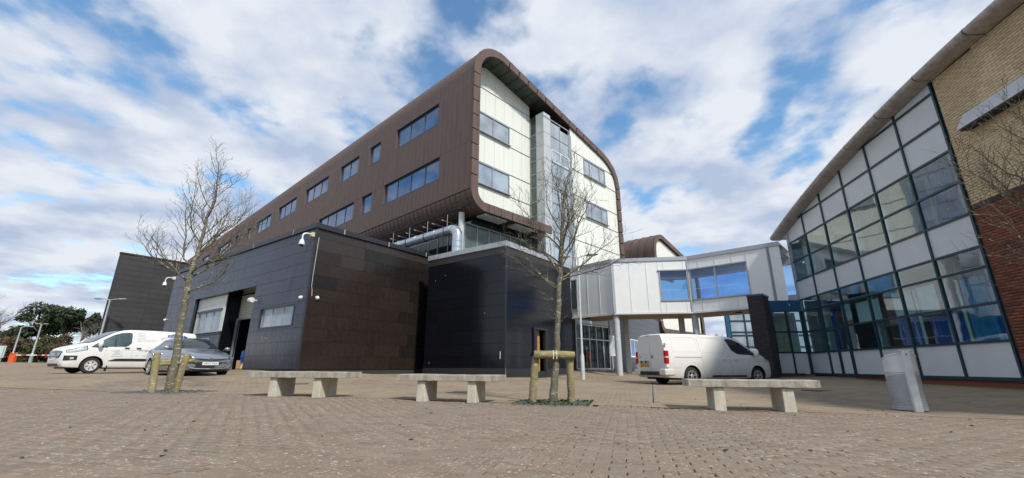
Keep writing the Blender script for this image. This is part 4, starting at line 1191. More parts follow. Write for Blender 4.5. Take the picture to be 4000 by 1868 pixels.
# brick walls: every visible brick laid; the nearest three hundred are pieces of their own
BR_L, BR_H, BJ = .215, .065, .010
tvb = [(x, y, z) for z in (0, BR_H) for x, y in ((0, 0), (BR_L, 0), (BR_L, .05), (0, .05))]
tfb = [(0, 1, 5, 4), (1, 2, 6, 5), (2, 3, 7, 6), (3, 0, 4, 7), (4, 5, 6, 7), (0, 3, 2, 1)]
meb2 = {}
for nm in ('buff', 'redb'):
    me = bpy.data.meshes.new('brick'); me.from_pydata(tvb, [], tfb); me.materials.append(M[nm]); meb2[nm] = me
single, rest_ = [], {'buff': [], 'redb': [], 'half': [], 'halfr': []}
row = 0; z = .30
U_NEAR = -13.2
while z < 9.0:
    kind = 'redb' if z < 4.72 else 'buff'
    if 4.72 <= z < 4.86: z += .075; row += 1; continue
    u = -6.64 - (row % 2) * .1125
    first = True
    if row % 2 == 1 and kind == 'buff' and z + BR_H < zi(u) - .02: rest_['half'].append((-6.64 - .1025, z, kind, 0))
    if row % 2 == 1 and kind == 'redb': rest_['halfr'].append((-6.64 - .1025, z, kind, 0))
    while u > U_NEAR:
        ln = BR_L
        if first and row % 2: ln = BR_L
        if z + BR_H < zi(u) - .02:
            depth = abs(u + 8.2) + abs(z - 6.3) * .5
            (single if kind == 'buff' else rest_['redb']).append((u - BR_L, z, kind, depth))
        u -= .225; first = False
    z += .075; row += 1
single.sort(key=lambda q: q[3])
for u, z, k_, _ in single[300:]: rest_['buff'].append((u, z, k_, 0))
for u, z, k_, _ in single[:300]:
    o = bpy.data.objects.new('brick', meb2[k_]); COL.objects.link(o); o.parent = hall; o.location = (u, .0 + random.uniform(-.002, .002), z)
for nm, lst in rest_.items():
    if not lst: continue
    P = np.array([(u, random.uniform(-.002, .002), z) for u, z, _, _ in lst])
    V, F = stamp(tvb, tfb, P, None, np.tile([[.477 if nm[:4] == 'half' else 1, 1, 1]], (len(P), 1))); me = np_mesh('brick_field', V, F); me.materials.append(M[{'half': 'buff', 'halfr': 'redb'}.get(nm, nm)])
    o = bpy.data.objects.new('brick_field', me); COL.objects.link(o); o.parent = hall; tag(o, kind='stuff')
ul = list(np.linspace(-6.63, -16, 14))
mb = MB(); mb.prism([(-6.6, 4.72), (-16, 4.72)] + [(u, zi(u)) for u in ul[::-1]], lambda p, q: (p, .042, q), lambda p, q: (p, -.2, q)); mb.build('mortar_wall', M['mortar'], hall)
mb = MB(); mb.box(-16, -6.6, -.2, .042, 0, 4.719); mb.build('mortar_wall', M['mortar_red'], hall)
u = -6.64
while u > U_NEAR:
    mb = MB(); mb.box(u - .065, u, .0, .056, 4.735, 4.935 - .06); mb.build('soldier_brick', M['darkb'], hall); u -= .075
# louvred hood on the buff brick
mb = MB(); mb.grid([[(u, .05, 7.30), (u, .08, 7.31), (u, .34, 6.90), (u, .34, 6.84), (u, .05, 6.82)] for u in (-9.5, -7.25)], cap=True); mb.build('wall_hood', M['panel_grey'], hall)
mb = MB(); mb.box(-9.46, -7.29, .06, .32, 6.785, 6.815); mb.build('hood_grille', M['int_dark'], hall)
# verge of the curved roof
us = list(np.linspace(4.15, -17, 48))
sec = [(.04, -.02), (.30, -.01), (.44, .0), (.52, .05), (.55, .12), (.52, .19), (.40, .25), (.05, .28), (-1.2, .30), (-9, .34)]
cut = list(range(0, 48, 4)) + [47]
for a, b in zip(cut, cut[1:]):
    mb = MB(); rows = []
    for i in range(a, b + 1):
        u = us[i]; uu = u + (0.01 if i == b else 0) - (0.01 if i == a else 0)
        rows.append([(uu, y, zi(u) + h) for y, h in sec])
    mb.grid(rows)
    if a == 0: mb.quad(*rows[0][:8])
    mb.build('roof_verge', M['eave'], hall, smooth=True, angle=60)
mb = MB(); mb.grid([[(u, .06, zi(u) + .02), (u, -8, zi(u) + .02)] for u in us]); mb.build('roof_soffit', M['int_white'], hall)
for i in cut[1:-1]:
    u = us[i]; mb = MB(); mb.grid([[(u - .015, y * 1.012 + .002, zi(u) + h * 1.03), (u + .015, y * 1.012 + .002, zi(u) + h * 1.03)] for y, h in sec[:7]]); mb.build('verge_joint', M['dark_trim'], hall)
rbar('corner_post', 3.24, 3.42, 3.2, 7.2, -.05, .09, 'bridge_trim')
# rooms behind the glass
mb = MB(); mb.box(-6.7, 3.2, -3.05, -3, .2, 8.4); mb.box(-6.75, -6.7, -5, -.1, .2, 8.8); mb.build('inner_wall', M['int_white'], hall)
mb = MB(); mb.box(-6.7, 3.2, -5, -.12, .22, .26); mb.build('inner_floor', M['int_grey'], hall)
mb = MB(); mb.box(-6.7, 3.2, -5, -.10, 3.72, 4.6); mb.box(-6.7, 3.2, -5, -.3, 3.3, 3.34); mb.build('inner_storey', M['int_white'], hall)
for u in (2.6, 1.1, -.75, -2.5, -4.2, -5.8):
    mb = MB(); mb.box(u - .1, u + .1, -.75, -.55, .26, 7.1); mb.build('inner_column', M['int_white'], hall)
def drape(u0, u1, z0, z1, y, mat):
    n = max(6, int((u1 - u0) / .06)); mb = MB()
    mb.grid([[(u0 + (u1 - u0) * i / n, y + .03 * (i % 2), z) for i in range(n + 1)] for z in (z0, z1)]); mb.build('curtain', M[mat], hall)
drape(-3.15, -2.2, .3, 3.1, -.35, 'blue_cloth'); drape(-4.85, -4.3, .3, 2.3, -.35, 'blue_cloth'); drape(-5.9, -5.1, .3, 3.1, -.35, 'cyan_cloth'); drape(-6.5, -5.9, .3, 3.1, -.35, 'blue_cloth')
drape(-4.3, -3.4, .3, 2.2, -.5, 'blue_cloth'); drape(2.1, 2.9, .3, 3.1, -.8, 'blue_cloth')
drape(-6.2, -5.0, 4.75, 6.45, -.35, 'navy_cloth'); drape(-4.85, -4.15, 4.75, 6.45, -.35, 'navy_cloth')
mb = MB(); mb.box(-1.5, 1.5, -2.4, -2.3, .26, 2.3); mb.build('inner_screen', M['int_dark'], hall)
for q in ((-1.55, -.2, 2.3, 3.1), (-3.2, -2.3, 2.35, 3.15), (-4.2, -3.45, 2.25, 3.15), (-5.05, -4.95, 1.35, 3.1), (-3.38, -3.26, 1.35, 3.1), (.2, .8, 2.5, 3.15)):
    mb = MB(); mb.box(q[0], q[1], -.32, -.30, q[2], q[3]); mb.build('blind', M['int_white'], hall)
mb = MB(); mb.box(-6.75, 3.4, -8, -7.9, 0, 7); mb.box(3.3, 3.4, -8, -.06, 3.8, 7.0); mb.build('end_wall', M['panel_grey'], hall)
mb = MB(); mb.box(3.2, 3.26, -3.05, -.1, .2, 3.7); mb.build('inner_wall', M['int_grey'], hall)
# glazed return beside the bridge, under a blue beam
def rret(name, y0, y1, z0, z1, x0, x1, mat, par=None):
    mb = MB(); mb.box(x0, x1, y0, y1, z0, z1); return mb.build(name, M[mat], par or hall)
rret('blue_beam', .09, 2.3, 3.2, 3.74, 3.2, 3.4, 'blue_beam')
for y in (.12, .78, 1.45): rret('mullion', y - .04, y + .04, .36, 3.2, 3.28, 3.38, 'teal_frame')
for z in (1.3, 2.25): 
    for a, b in ((.16, .74), (.82, 1.41)): rret('transom', a, b, z - .035, z + .035, 3.285, 3.375, 'teal_frame')
rret('transom', .05, 1.55, .30, .36, 3.26, 3.39, 'teal_frame')
for a, b in ((.16, .74), (.82, 1.41)):
    rret('pane', a, b, 1.335, 2.215, 3.32, 3.332, 'glass'); rret('pane', a, b, 2.285, 3.2, 3.32, 3.332, 'glass')
rret('infill_panel', .16, 1.41, .37, 1.265, 3.31, 3.33, 'panel_grey')
rret('plinth', .05, 1.6, 0, .295, 3.3, 3.4, 'redb')
mb = MB(); mb.box(4.6, 4.7, -.2, 1.3, .2, 3.3); mb.build('inner_wall', M['int_white'], hall)
mb = MB(); mb.box(4.2, 4.25, .3, 1.0, 1.3, 2.9); mb.build('inner_cabinet', M['cream'], hall)
mb = MB(); mb.box(3.4, 4.6, 1.47, 1.53, .2, 3.2); mb.build('return_wall', M['int_dark'], hall)

# teal glazed wing beyond the bridge
tw = thing('glazed_wing', 'teal framed glass wing glimpsed beneath the bridge behind the white van bonnet', 'building', (16.75, 34.0, 0), radians(-6))
glazed(tw, 'x', 0.25, 8.0, [.4, 1.3, 2.14, 3.0, 3.25, 4.1, 5.0, 5.9], 0, [.25, 1.38, 2.5, 3.6, 4.7, 5.8, 6.9, 8.0], M['teal_frame'], M['pane_pale'], -1, .09, .1)
mb = MB(); mb.box(-.05, .2, -.12, .1, .2, 6.0); mb.build('corner_post', M['blue_beam'], tw)
mb = MB(); mb.box(.25, 8, .12, .3, .2, 6); mb.build('wing_core', M['int_grey'], tw)
mb = MB(); mb.box(.2, 8.1, -.2, .1, .0, .38); mb.build('plinth', M['mortar_red'], tw)

# dark brick fin wall
CF = radians(-42)
fin = thing('brick_fin_wall', 'dark brick pier with blue coping standing at the white van front bumper', 'wall', (11.45, 19.5, 0), CF)
FW_, FD_ = .66, 1.05; zt_ = 3.84; z0_ = .05
P_, S_ = [], []
row = 0; z = z0_
while z < zt_ - .06:
    x = -FW_ + (0 if row % 2 == 0 else .1125)
    if row % 2: P_.append((-FW_, 0, z)); S_.append((.1025 / .215, .1 / .05, 1))
    while x < -.02:
        w = min(.215, -x); P_.append((x, 0, z)); S_.append((w / .215, 2, 1)); x += .225
    y = .11 if row % 2 == 0 else .0
    while y < FD_ - .02:
        w = min(.215, FD_ - y); P_.append((-.1, y, z)); S_.append((.1 / .215, w / .05, 1)); y += .225
    z += .075; row += 1
P_ = np.array(P_); S_ = np.array(S_); P_[:, :2] += np.random.default_rng(3).normal(0, .0015, (len(P_), 2))
V, F = stamp(tvb, tfb, P_, None, S_); me = np_mesh('brickwork', V, F); me.materials.append(M['darkb'])
o = bpy.data.objects.new('brickwork', me); COL.objects.link(o); o.parent = fin; tag(o, kind='stuff')
mb = MB(); mb.box(-FW_ + .01, -.008, .008, FD_ - .01, z0_, zt_ - .08); mb.build('mortar_core', M['mortar_dark'], fin)
mb = MB(); mb.box(-FW_ - .03, .03, -.03, FD_ + .03, zt_ - .065, zt_ + .03); mb.build('coping', M['blue_beam'], fin, bevel=.01)

# ------------------------------------------------------------------ lettering
def text_mesh(name, s, h, mat, parent, mat4, align='LEFT', extrude=0.0012, squash=1.0):
    cu = bpy.data.curves.new('lettering', 'FONT'); cu.body = s; cu.size = h; cu.align_x = align; cu.extrude = extrude; cu.resolution_u = 2
    to = bpy.data.objects.new('lettering', cu); COL.objects.link(to)
    bpy.context.view_layer.update()
    me = bpy.data.meshes.new_from_object(to.evaluated_get(bpy.context.evaluated_depsgraph_get()))
    bpy.data.objects.remove(to); bpy.data.curves.remove(cu)
    me.materials.clear(); me.materials.append(mat)
    o = bpy.data.objects.new(name, me); COL.objects.link(o); o.parent = parent; o.matrix_local = mat4 @ Matrix.Diagonal((squash, 1, 1, 1))
    return o
def frame(origin, xdir, up):
    x = Vector(xdir).normalized(); y = Vector(up); y = (y - x * y.dot(x)).normalized(); z = x.cross(y)
    return Matrix(((x.x, y.x, z.x, origin[0]), (x.y, y.y, z.y, origin[1]), (x.z, y.z, z.z, origin[2]), (0, 0, 0, 1)))

# ------------------------------------------------------------------ vehicles
def pchip(xs, ys, q):
    xs = np.asarray(xs, float); ys = np.asarray(ys, float); h = np.diff(xs); d = np.diff(ys) / h
    m = np.zeros(len(xs))
    for i in range(1, len(xs) - 1):
        if d[i - 1] * d[i] > 0:
            w1 = 2 * h[i] + h[i - 1]; w2 = h[i] + 2 * h[i - 1]; m[i] = (w1 + w2) / (w1 / d[i - 1] + w2 / d[i])
    m[0], m[-1] = d[0], d[-1]
    i = np.clip(np.searchsorted(xs, q) - 1, 0, len(xs) - 2); t = (q - xs[i]) / h[i]
    return (ys[i] * (1 + 2 * t) * (1 - t) ** 2 + m[i] * h[i] * t * (1 - t) ** 2 + ys[i + 1] * t * t * (3 - 2 * t) + m[i + 1] * h[i] * t * t * (t - 1))
class Body:
    """loft through stations (x, underside, half width, belt height, top height, half width at top, edge radius)"""
    def __init__(s, st):
        st = sorted(st); s.x = [q[0] for q in st]; s.c = [[q[k] for q in st] for k in range(1, 7)]
        s.x0, s.x1 = s.x[0], s.x[-1]
    def par(s, x): return [float(pchip(s.x, c, x)) for c in s.c]
    def half(s, x):
        zb, wm, zl, zt, wt, r = s.par(x)
        h = zl - zb
        p = [(0, zb), (wm - .16, zb), (wm - .045, zb + .02), (wm - .015, zb + .10), (wm, zb + .3 * h), (wm, zb + .6 * h), (wm - .008, zb + .85 * h), (wm - .022, zl),
             (wm - .022 - (wm - .022 - wt) * .30, zl + (zt - r - zl) * .35), (wm - .022 - (wm - .022 - wt) * .66, zl + (zt - r - zl) * .72), (wt, zt - r), (wt - .10 * r, zt - .55 * r), (wt - .36 * r, zt - .22 * r), (wt - .85 * r, zt - .06 * r), (wt * .55, zt), (0, zt + .012)]
        return p
    def side_y(s, x, z):
        p = s.half(x); q = p[2:13]
        return float(np.interp(z, [a[1] for a in q], [a[0] for a in q]))
    def top_z(s, x, y):
        p = s.half(x)[::-1]; q = [a for a in p[:6]]
        return float(np.interp(abs(y), [a[0] for a in q], [a[1] for a in q]))
    def mesh(s, step=.09):
        xs = sorted(set([round(v, 4) for v in np.arange(s.x0, s.x1, step)] + s.x))
        rows = []
        for x in xs:
            h = s.half(x); rows.append([(x, y, z) for y, z in h] + [(x, -y, z) for y, z in h[-2:0:-1]])
        return MB().grid(rows, close=True, cap=True)
def cut_arches(mb, mats, arches, half):
    """wheel arches cut out of a closed body"""
    me = mb.mesh('body'); bm = bmesh.new(); bm.from_mesh(me); bmesh.ops.remove_doubles(bm, verts=bm.verts, dist=1e-5); bmesh.ops.recalc_face_normals(bm, faces=bm.faces); bm.to_mesh(me); bm.free()
    for m in mats: me.materials.append(m)
    o = bpy.data.objects.new('body', me); COL.objects.link(o); cs = []
    for x, z, r in arches:
        for sgn in (-1, 1):
            c = MB(); c.cur = 1; c.lathe([(r, sgn * (half - .32)), (r, sgn * (half + .3))], 28, 'y', o=(x, 0, z), cap=True)
            cm = c.mesh('cut'); b2 = bmesh.new(); b2.from_mesh(cm); bmesh.ops.recalc_face_normals(b2, faces=b2.faces); b2.to_mesh(cm); b2.free()
            for m in mats: cm.materials.append(m)
            co = bpy.data.objects.new('cut', cm); COL.objects.link(co); cs.append(co)
            md = o.modifiers.new('b', 'BOOLEAN'); md.operation = 'DIFFERENCE'; md.object = co; md.solver = 'EXACT'
    bpy.context.view_layer.update()
    nm = bpy.data.meshes.new_from_object(o.evaluated_get(bpy.context.evaluated_depsgraph_get()))
    o.modifiers.clear()
    for c in cs: bpy.data.objects.remove(c)
    o.data = nm; nm.name = 'body'
    nm.polygons.foreach_set('use_smooth', [True] * len(nm.polygons))
    try: nm.set_sharp_from_angle(angle=radians(38))
    except Exception: pass
    return o
def side_patch(B, name, lower, upper, mat, parent, sgn, off=.006, n=14, m=6):
    """panel on the body side between two x-z polylines (same x range, rising x)"""
    x0, x1 = lower[0][0], lower[-1][0]; mb = MB(); rows = []
    for i in range(n + 1):
        x = x0 + (x1 - x0) * i / n; a = np.interp(x, [p[0] for p in lower], [p[1] for p in lower]); b = np.interp(x, [p[0] for p in upper], [p[1] for p in upper])
        rows.append([(x, sgn * (B.side_y(x, a + (b - a) * j / m) + off), a + (b - a) * j / m) for j in range(m + 1)])
    mb.grid(rows); return mb.build(name, mat, parent, smooth=True)
def top_patch(B, name, x0, x1, w0, w1, mat, parent, off=.008, n=12, m=10):
    mb = MB(); rows = []
    for i in range(n + 1):
        x = x0 + (x1 - x0) * i / n; w = w0 + (w1 - w0) * i / n
        rows.append([(x + off * .7, -w + 2 * w * j / m, B.top_z(x, -w + 2 * w * j / m) + off) for j in range(m + 1)])
    mb.grid(rows); return mb.build(name, mat, parent, smooth=True)
def rail_line(B, name, pts, mat, parent, sgn, r=.006, off=.002):
    mb = MB(); q = []
    for (a, b), (c, d) in zip(pts, pts[1:]):
        for i in range(6): q.append((a + (c - a) * i / 6, b + (d - b) * i / 6))
    q.append(pts[-1]); mb.tube([(x, sgn * (B.side_y(x, z) + off), z) for x, z in q], r, 5); return mb.build(name, mat, parent)
def wheel(parent, x, y, r, rr, w, style, mat, sgn):
    """tyre with its rim; sgn is the outer side"""
    mb = MB(); prof = [(rr, -w / 2 + .02), (rr + .02, -w / 2), (r - .03, -w / 2), (r - .006, -w / 2 + .03), (r, -w / 4), (r, w / 4), (r - .006, w / 2 - .03), (r - .03, w / 2), (rr + .02, w / 2), (rr, w / 2 - .02)]
    mb.lathe(prof, 32, 'y', o=(0, 0, 0)); mb.lathe([(.001, 0), (rr + .01, 0)], 32, 'y')
    t = mb.build('wheel', M['rubber'], parent, smooth=True); t.location = (x, y, r)
    o = sgn * (w / 2 - .02)
    mb = MB()
    ring = [(rr + .004, sgn * .0), (rr + .004, sgn * .02), (rr - .03, sgn * .016), (rr - .035, -sgn * .03)]
    mb.lathe([(a, o + b) for a, b in ring], 32, 'y')
    ns = {'van': 6, 'alloy': 5, 'car': 5}[style]
    for k in range(ns):
        a = 2 * pi * k / ns + .3; da = .36 if style == 'van' else .10
        for tw in ((0,) if style == 'van' else (-.17, .17)):
            c0, c1 = a + tw * .6, a + tw * 1.15
            p = [((.05) * cos(c0 - da * 1.4), .05 * sin(c0 - da * 1.4)), ((rr - .02) * cos(c1 - da), (rr - .02) * sin(c1 - da)), ((rr - .02) * cos(c1 + da), (rr - .02) * sin(c1 + da)), (.05 * cos(c0 + da * 1.4), .05 * sin(c0 + da * 1.4))]
            mb.prism(p, lambda u, v: (u, o - sgn * .008, v), lambda u, v: (u, o + sgn * .012, v))
    mb.lathe([(.001, o + sgn * .022), (.05, o + sgn * .022), (.065, o + sgn * .01), (.065, o - sgn * .02)], 20, 'y')
    ri = mb.build('rim', mat, t)
    mb = MB(); mb.lathe([(.001, o - sgn * .045), (rr, o - sgn * .045)], 28, 'y'); mb.build('brake_disc', M['under'] if style != 'alloy' else M['alu_dark'], t)
    return t
def mirror(parent, x, y, z, sgn, mat, arm, h=.26, w=.20):
    mb = MB(); mb.box(x - .05, x + .05, *sorted((y, y + sgn * .10)), z - .03, z + .03); mb.build('mirror_arm', arm, parent)
    mb = MB(); mb.sphere((x + .01, y + sgn * .17, z + .05), 1.0, 14, 10, (.085, w / 2 * 1.0, h / 2)); mb.build('wing_mirror', mat, parent, smooth=True)
def blend(parent, name, x0, x1, y0, y1, z0, z1, mat, bevel=.02):
    mb = MB(); mb.box(x0, x1, y0, y1, z0, z1); return mb.build(name, mat, parent, bevel=bevel)

# white panel van seen nose-left
TX, TY, TZ, TYAW = -19.15, 19.95, .285, radians(240.4)
tv = thing('panel_van', 'white panel van with grey garage lettering parked broadside behind the silver car', 'van', (TX, TY, TZ), TYAW)
BT = Body([(.985, .44, .55, .66, .80, .50, .06), (.965, .36, .74, .76, .93, .66, .09), (.90, .28, .88, .86, 1.03, .76, .12), (.72, .25, .955, .96, 1.12, .82, .14), (.42, .24, .985, 1.04, 1.22, .86, .15), (.12, .24, .992, 1.09, 1.32, .87, .15),
           (-.25, .24, .995, 1.11, 1.56, .80, .13), (-.62, .24, .996, 1.12, 1.79, .77, .13), (-.95, .24, .996, 1.13, 1.915, .765, .15), (-1.4, .24, .996, 1.14, 1.965, .775, .17), (-2.4, .24, .996, 1.15, 1.98, .785, .17), (-3.5, .24, .99, 1.15, 1.965, .785, .17), (-3.9, .27, .975, 1.15, 1.945, .775, .16), (-3.985, .36, .93, 1.13, 1.88, .73, .12)])
body = cut_arches(BT.mesh(), [M['van_white'], M['under']], [(0, .34, .40), (-2.933, .34, .40)], 1.0); body.parent = tv
for x in (0, -2.933):
    for s in (1, -1): wheel(tv, x, s * .86, .335, .21, .215, 'van', M['rim_white'], s)
for s in (1, -1):
    side_patch(BT, 'side_window', [(-1.26, 1.34), (-1.12, 1.17), (-.2, 1.13), (.14, 1.12)], [(-1.26, 1.78), (-1.18, 1.82), (-.85, 1.78), (-.55, 1.65), (-.2, 1.40), (.14, 1.13)], M['glass_van'], tv, s)
    side_patch(BT, 'window_divider', [(-.70, 1.15), (-.64, 1.15)], [(-.70, 1.72), (-.64, 1.70)], M['black_plastic'], tv, s, .010)
    side_patch(BT, 'quarter_trim', [(-.42, 1.115), (.13, 1.10)], [(-.42, 1.14), (-.2, 1.20), (.13, 1.115)], M['black_plastic'], tv, s, .012)
    side_patch(BT, 'headlamp', [(.28, 1.00), (.62, .90), (.86, .87)], [(.28, 1.17), (.62, 1.05), (.86, .95)], M['lamp_glass'], tv, s, .010)
    side_patch(BT, 'headlamp_trim', [(.24, .99), (.62, .885), (.88, .855)], [(.24, 1.185), (.62, 1.065), (.88, .965)], M['black_plastic'], tv, s, .006)
    side_patch(BT, 'fog_lamp_recess', [(.52, .56), (.92, .53)], [(.58, .74), (.92, .74)], M['black_plastic'], tv, s, .008)
    side_patch(BT, 'fog_lamp', [(.62, .60), (.74, .59)], [(.62, .67), (.74, .67)], M['lamp_glass'], tv, s, .016)
    side_patch(BT, 'side_moulding', [(-3.75, .55), (-.66, .53), (-.52, .53)], [(-3.75, .66), (-.78, .64), (-.52, .535)], M['black_plastic'], tv, s, .018)
    for x in (-1.08, -1.52): blend(tv, 'door_handle', x - .12, x + .06, *sorted((s * .985, s * 1.03)), 1.10, 1.135, M['black_plastic'], .008)
    mirror(tv, -.12, s * .93, 1.22, s, M['van_white'], M['black_plastic'], .36, .24)
    for pts in ([(-.36, .45), (-.36, 1.10)], [(-1.34, .30), (-1.34, 1.88)], [(-1.34, .30), (-.5, .30)], [(-2.75, .75), (-2.75, 1.86)], [(-3.9, 1.05), (-.4, 1.0)]):
        rail_line(BT, 'door_gap', pts, M['ink_grey'], tv, s, .0045, .0)
    side_patch(BT, 'tail_lamp', [(-3.97, .95), (-3.9, .95)], [(-3.97, 1.62), (-3.9, 1.62)], M['tail_red'], tv, s, .012, 2, 6)
top_patch(BT, 'windscreen', -.94, .10, .62, .80, M['glass_car'], tv)
blend(tv, 'cowl', .07, .17, -.7, .7, 1.30, 1.325, M['black_plastic'], .005)
mb = MB()
FXT = lambda p, q: float(np.interp(abs(p), (0, .44, .58, .70, .80, .9), (.985, .985, .980, .968, .94, .80))) + .012 - max(0, q - .80) * .14
mb.prism([(-.62, .66), (-.3, .62), (0, .61), (.3, .62), (.62, .66), (.70, .90), (.4, .94), (0, .95), (-.4, .94), (-.70, .90)], lambda p, q: (.6, p, q), lambda p, q: (FXT(p, q), p, q)); mb.build('grille', M['black_plastic'], tv)
mb = MB()
for i in range(5): mb.grid([[(FXT(p, .67 + i * .058) + d, p, .67 + i * .058 + h) for d, h in ((0, 0), (.016, .004), (.016, .022), (0, .028))] for p in np.linspace(-.60, .60, 9)])
mb.build('grille_bar', M['chrome'], tv)
blend(tv, 'lower_bumper', .80, .978, -.58, .58, .30, .48, M['black_plastic'], .04)
blend(tv, 'number_plate', .99, 1.0, -.26, .26, .56, .67, M['plate_white'], .002)
mb = MB(); mb.box(-.56, -.52, .80, .98, .10, .34); mb.box(-.56, -.52, -.98, -.80, .10, .34); mb.build('mud_flap', M['black_plastic'], tv)
blend(tv, 'underbody', -3.7, .7, -.75, .75, .2, .5, M['under'], .02)
def vtext(B, root, s, x, z, h, mat, align='LEFT', sgn=1, squash=1.0):
    """lettering on the vehicle's left (sgn 1) or right side, reading properly from outside"""
    y0, y1 = B.side_y(x, z), B.side_y(x, z + .1)
    up = Vector((0, sgn * (y1 - y0), .1)); xd = (-1, 0, 0) if sgn > 0 else (1, 0, 0)
    return text_mesh('lettering', s, h, mat, root, frame((x, sgn * (y0 + .007), z), xd, up), align, squash=squash)
for i, s in enumerate(('MOT Test Equipment', 'Vehicle Lifts', 'Wheel Service', 'Lubrication', 'General Workshop Equipment', 'Bespoke Workshop Service')):
    vtext(BT, tv, s, -1.46, 1.79 - i * .073, .066, M['ink_grey'])
vtext(BT, tv, 'Garage Equipment', -1.55, .99, .14, M['ink_grey'])
for i, (s, h) in enumerate((('Sales', .05), ('01752 219 111', .058), ('Service', .05), ('01752 219 100', .058), ('www.tecalemit.co.uk', .050))):
    vtext(BT, tv, s, -.80, .97 - i * .058 - (.02 if i == 4 else 0), h, M['ink_grey'], 'CENTER')
for k, x in enumerate((-1.48, -1.76, -2.05)): vtext(BT, tv, ('VLT', 'MAHA', 'GE')[k], x, .76, .06, M['ink_grey'])
side_patch(BT, 'logo_panel', [(-3.36, 1.67), (-2.68, 1.67)], [(-3.36, 1.80), (-2.68, 1.80)], M['ink_blue'], tv, 1, .006)
vtext(BT, tv, 'TECALEMIT', -2.71, 1.685, .12, M['ink_white'], squash=.92).location.y += .004
mb = MB()
for r, w in ((.27, .03), (.21, .025)):
    rows = []
    for i in range(15):
        a = radians(20 + 140 * i / 14); rows.append([(-3.05 + q * cos(a) * 1.05, BT.side_y(-3.05, min(1.84, 1.74 + q * sin(a) * .6)) + .009, 1.72 + q * sin(a) * .6) for q in (r - w, r)])
    mb.grid(rows)
mb.build('logo_arc', M['ink_red'], tv)
mb = MB(); mb.quad(*[(x, BT.side_y(x, z) + .007, z) for x, z in ((-3.38, 1.66), (-3.38, 1.81), (-3.56, 1.735))]); mb.build('logo_arrow', M['ink_blue'], tv)

# silver estate car
CX, CY, CZ, CYAW = -11.80, 16.95, .245, radians(-37)
car = thing('estate_car', 'silver blue estate car facing the benches between the left tree and the workshop', 'car', (CX, CY, CZ), CYAW)
BC = Body([(.945, .34, .44, .50, .60, .40, .05), (.92, .24, .66, .54, .68, .58, .07), (.80, .20, .80, .60, .76, .68, .10), (.5, .19, .875, .70, .85, .72, .14), (.1, .19, .892, .80, .92, .74, .16), (-.28, .19, .895, .88, .985, .74, .16),
           (-.62, .19, .895, .90, 1.16, .66, .13), (-1.0, .19, .893, .91, 1.34, .58, .13), (-1.35, .19, .892, .92, 1.425, .56, .15), (-2.0, .19, .89, .93, 1.45, .555, .16), (-2.8, .20, .885, .95, 1.425, .545, .16), (-3.3, .24, .86, .96, 1.36, .52, .16), (-3.6, .34, .80, .95, 1.12, .50, .16), (-3.70, .44, .70, .80, .92, .48, .12)])
body = cut_arches(BC.mesh(), [M['car_silver'], M['under']], [(0, .32, .365), (-2.70, .32, .365)], .9); body.parent = car
for x in (0, -2.70):
    for s in (1, -1): wheel(car, x, s * .775, .32, .225, .21, 'car', M['rim'], s)
for s in (1, -1):
    side_patch(BC, 'side_window', [(-1.62, .965), (-.62, .935)], [(-1.62, 1.36), (-1.2, 1.335), (-.62, 1.0)], M['glass_car'], car, s, .006)
    side_patch(BC, 'side_window', [(-2.62, .99), (-1.70, .97)], [(-2.62, 1.34), (-1.70, 1.36)], M['glass_car'], car, s, .006)
    side_patch(BC, 'quarter_window', [(-3.25, 1.09), (-2.70, 1.0)], [(-3.25, 1.17), (-2.70, 1.32)], M['glass_car'], car, s, .006)
    side_patch(BC, 'headlamp', [(.36, .70), (.74, .655), (.86, .63)], [(.36, .745), (.74, .735), (.86, .69)], M['lamp_glass'], car, s, .010)
    side_patch(BC, 'lamp_trim', [(.34, .695), (.74, .645), (.88, .62)], [(.34, .755), (.74, .745), (.88, .70)], M['black_plastic'], car, s, .006)
    side_patch(BC, 'sill_trim', [(-2.3, .215), (-.4, .215)], [(-2.3, .285), (-.4, .285)], M['car_silver'], car, s, .02)
    mirror(car, -.52, s * .85, .98, s, M['chrome'] if s < 0 else M['car_silver'], M['black_plastic'], .15, .22)
    for x in (-1.5, -2.5): blend(car, 'door_handle', x - .1, x + .1, *sorted((s * .87, s * .91)), .80, .825, M['chrome'], .008)
    for pts in ([(-.5, .3), (-.52, .9)], [(-1.66, .28), (-1.66, 1.38)], [(-2.45, .6), (-2.62, .98)], [(-.5, .285), (-2.3, .285)]): rail_line(BC, 'door_gap', pts, M['ink_grey'], car, s, .004, 0)
    mb = MB(); mb.tube([(-1.3, s * .56, 1.44), (-1.6, s * .56, 1.475), (-2.9, s * .55, 1.465), (-3.15, s * .54, 1.40)], .014, 6); mb.build('roof_rail', M['chrome'], car)
    mb = MB(); mb.tube([(.90, s * .70, .42), (.945, s * .60, .31), (.968, s * .45, .275), (.975, 0, .265)], .018, 6); mb.build('bumper_trim', M['chrome'], car)
top_patch(BC, 'windscreen', -1.26, -.34, .50, .66, M['glass_car'], car)
mb = MB(); FXC = lambda p: float(np.interp(abs(p), (0, .40, .62, .76, .9), (.955, .945, .915, .83, .60)))
GP = [(-.70, .49), (-.5, .50), (-.25, .50), (0, .50), (.25, .50), (.5, .50), (.70, .49), (.64, .36), (.5, .29), (.25, .27), (0, .27), (-.25, .27), (-.5, .29), (-.64, .36)]
mb.prism(GP, lambda p, q: (.70, p, q), lambda p, q: (FXC(p) + .012, p, q)); mb.build('grille', M['black_plastic'], car)
mb = MB(); mb.prism([(-.66, .615), (-.35, .585), (0, .555), (.35, .585), (.66, .615), (.66, .65), (.35, .625), (0, .60), (-.35, .625), (-.66, .65)], lambda p, q: (.6, p, q), lambda p, q: (FXC(p) + .012, p, q)); mb.build('upper_grille', M['black_plastic'], car)
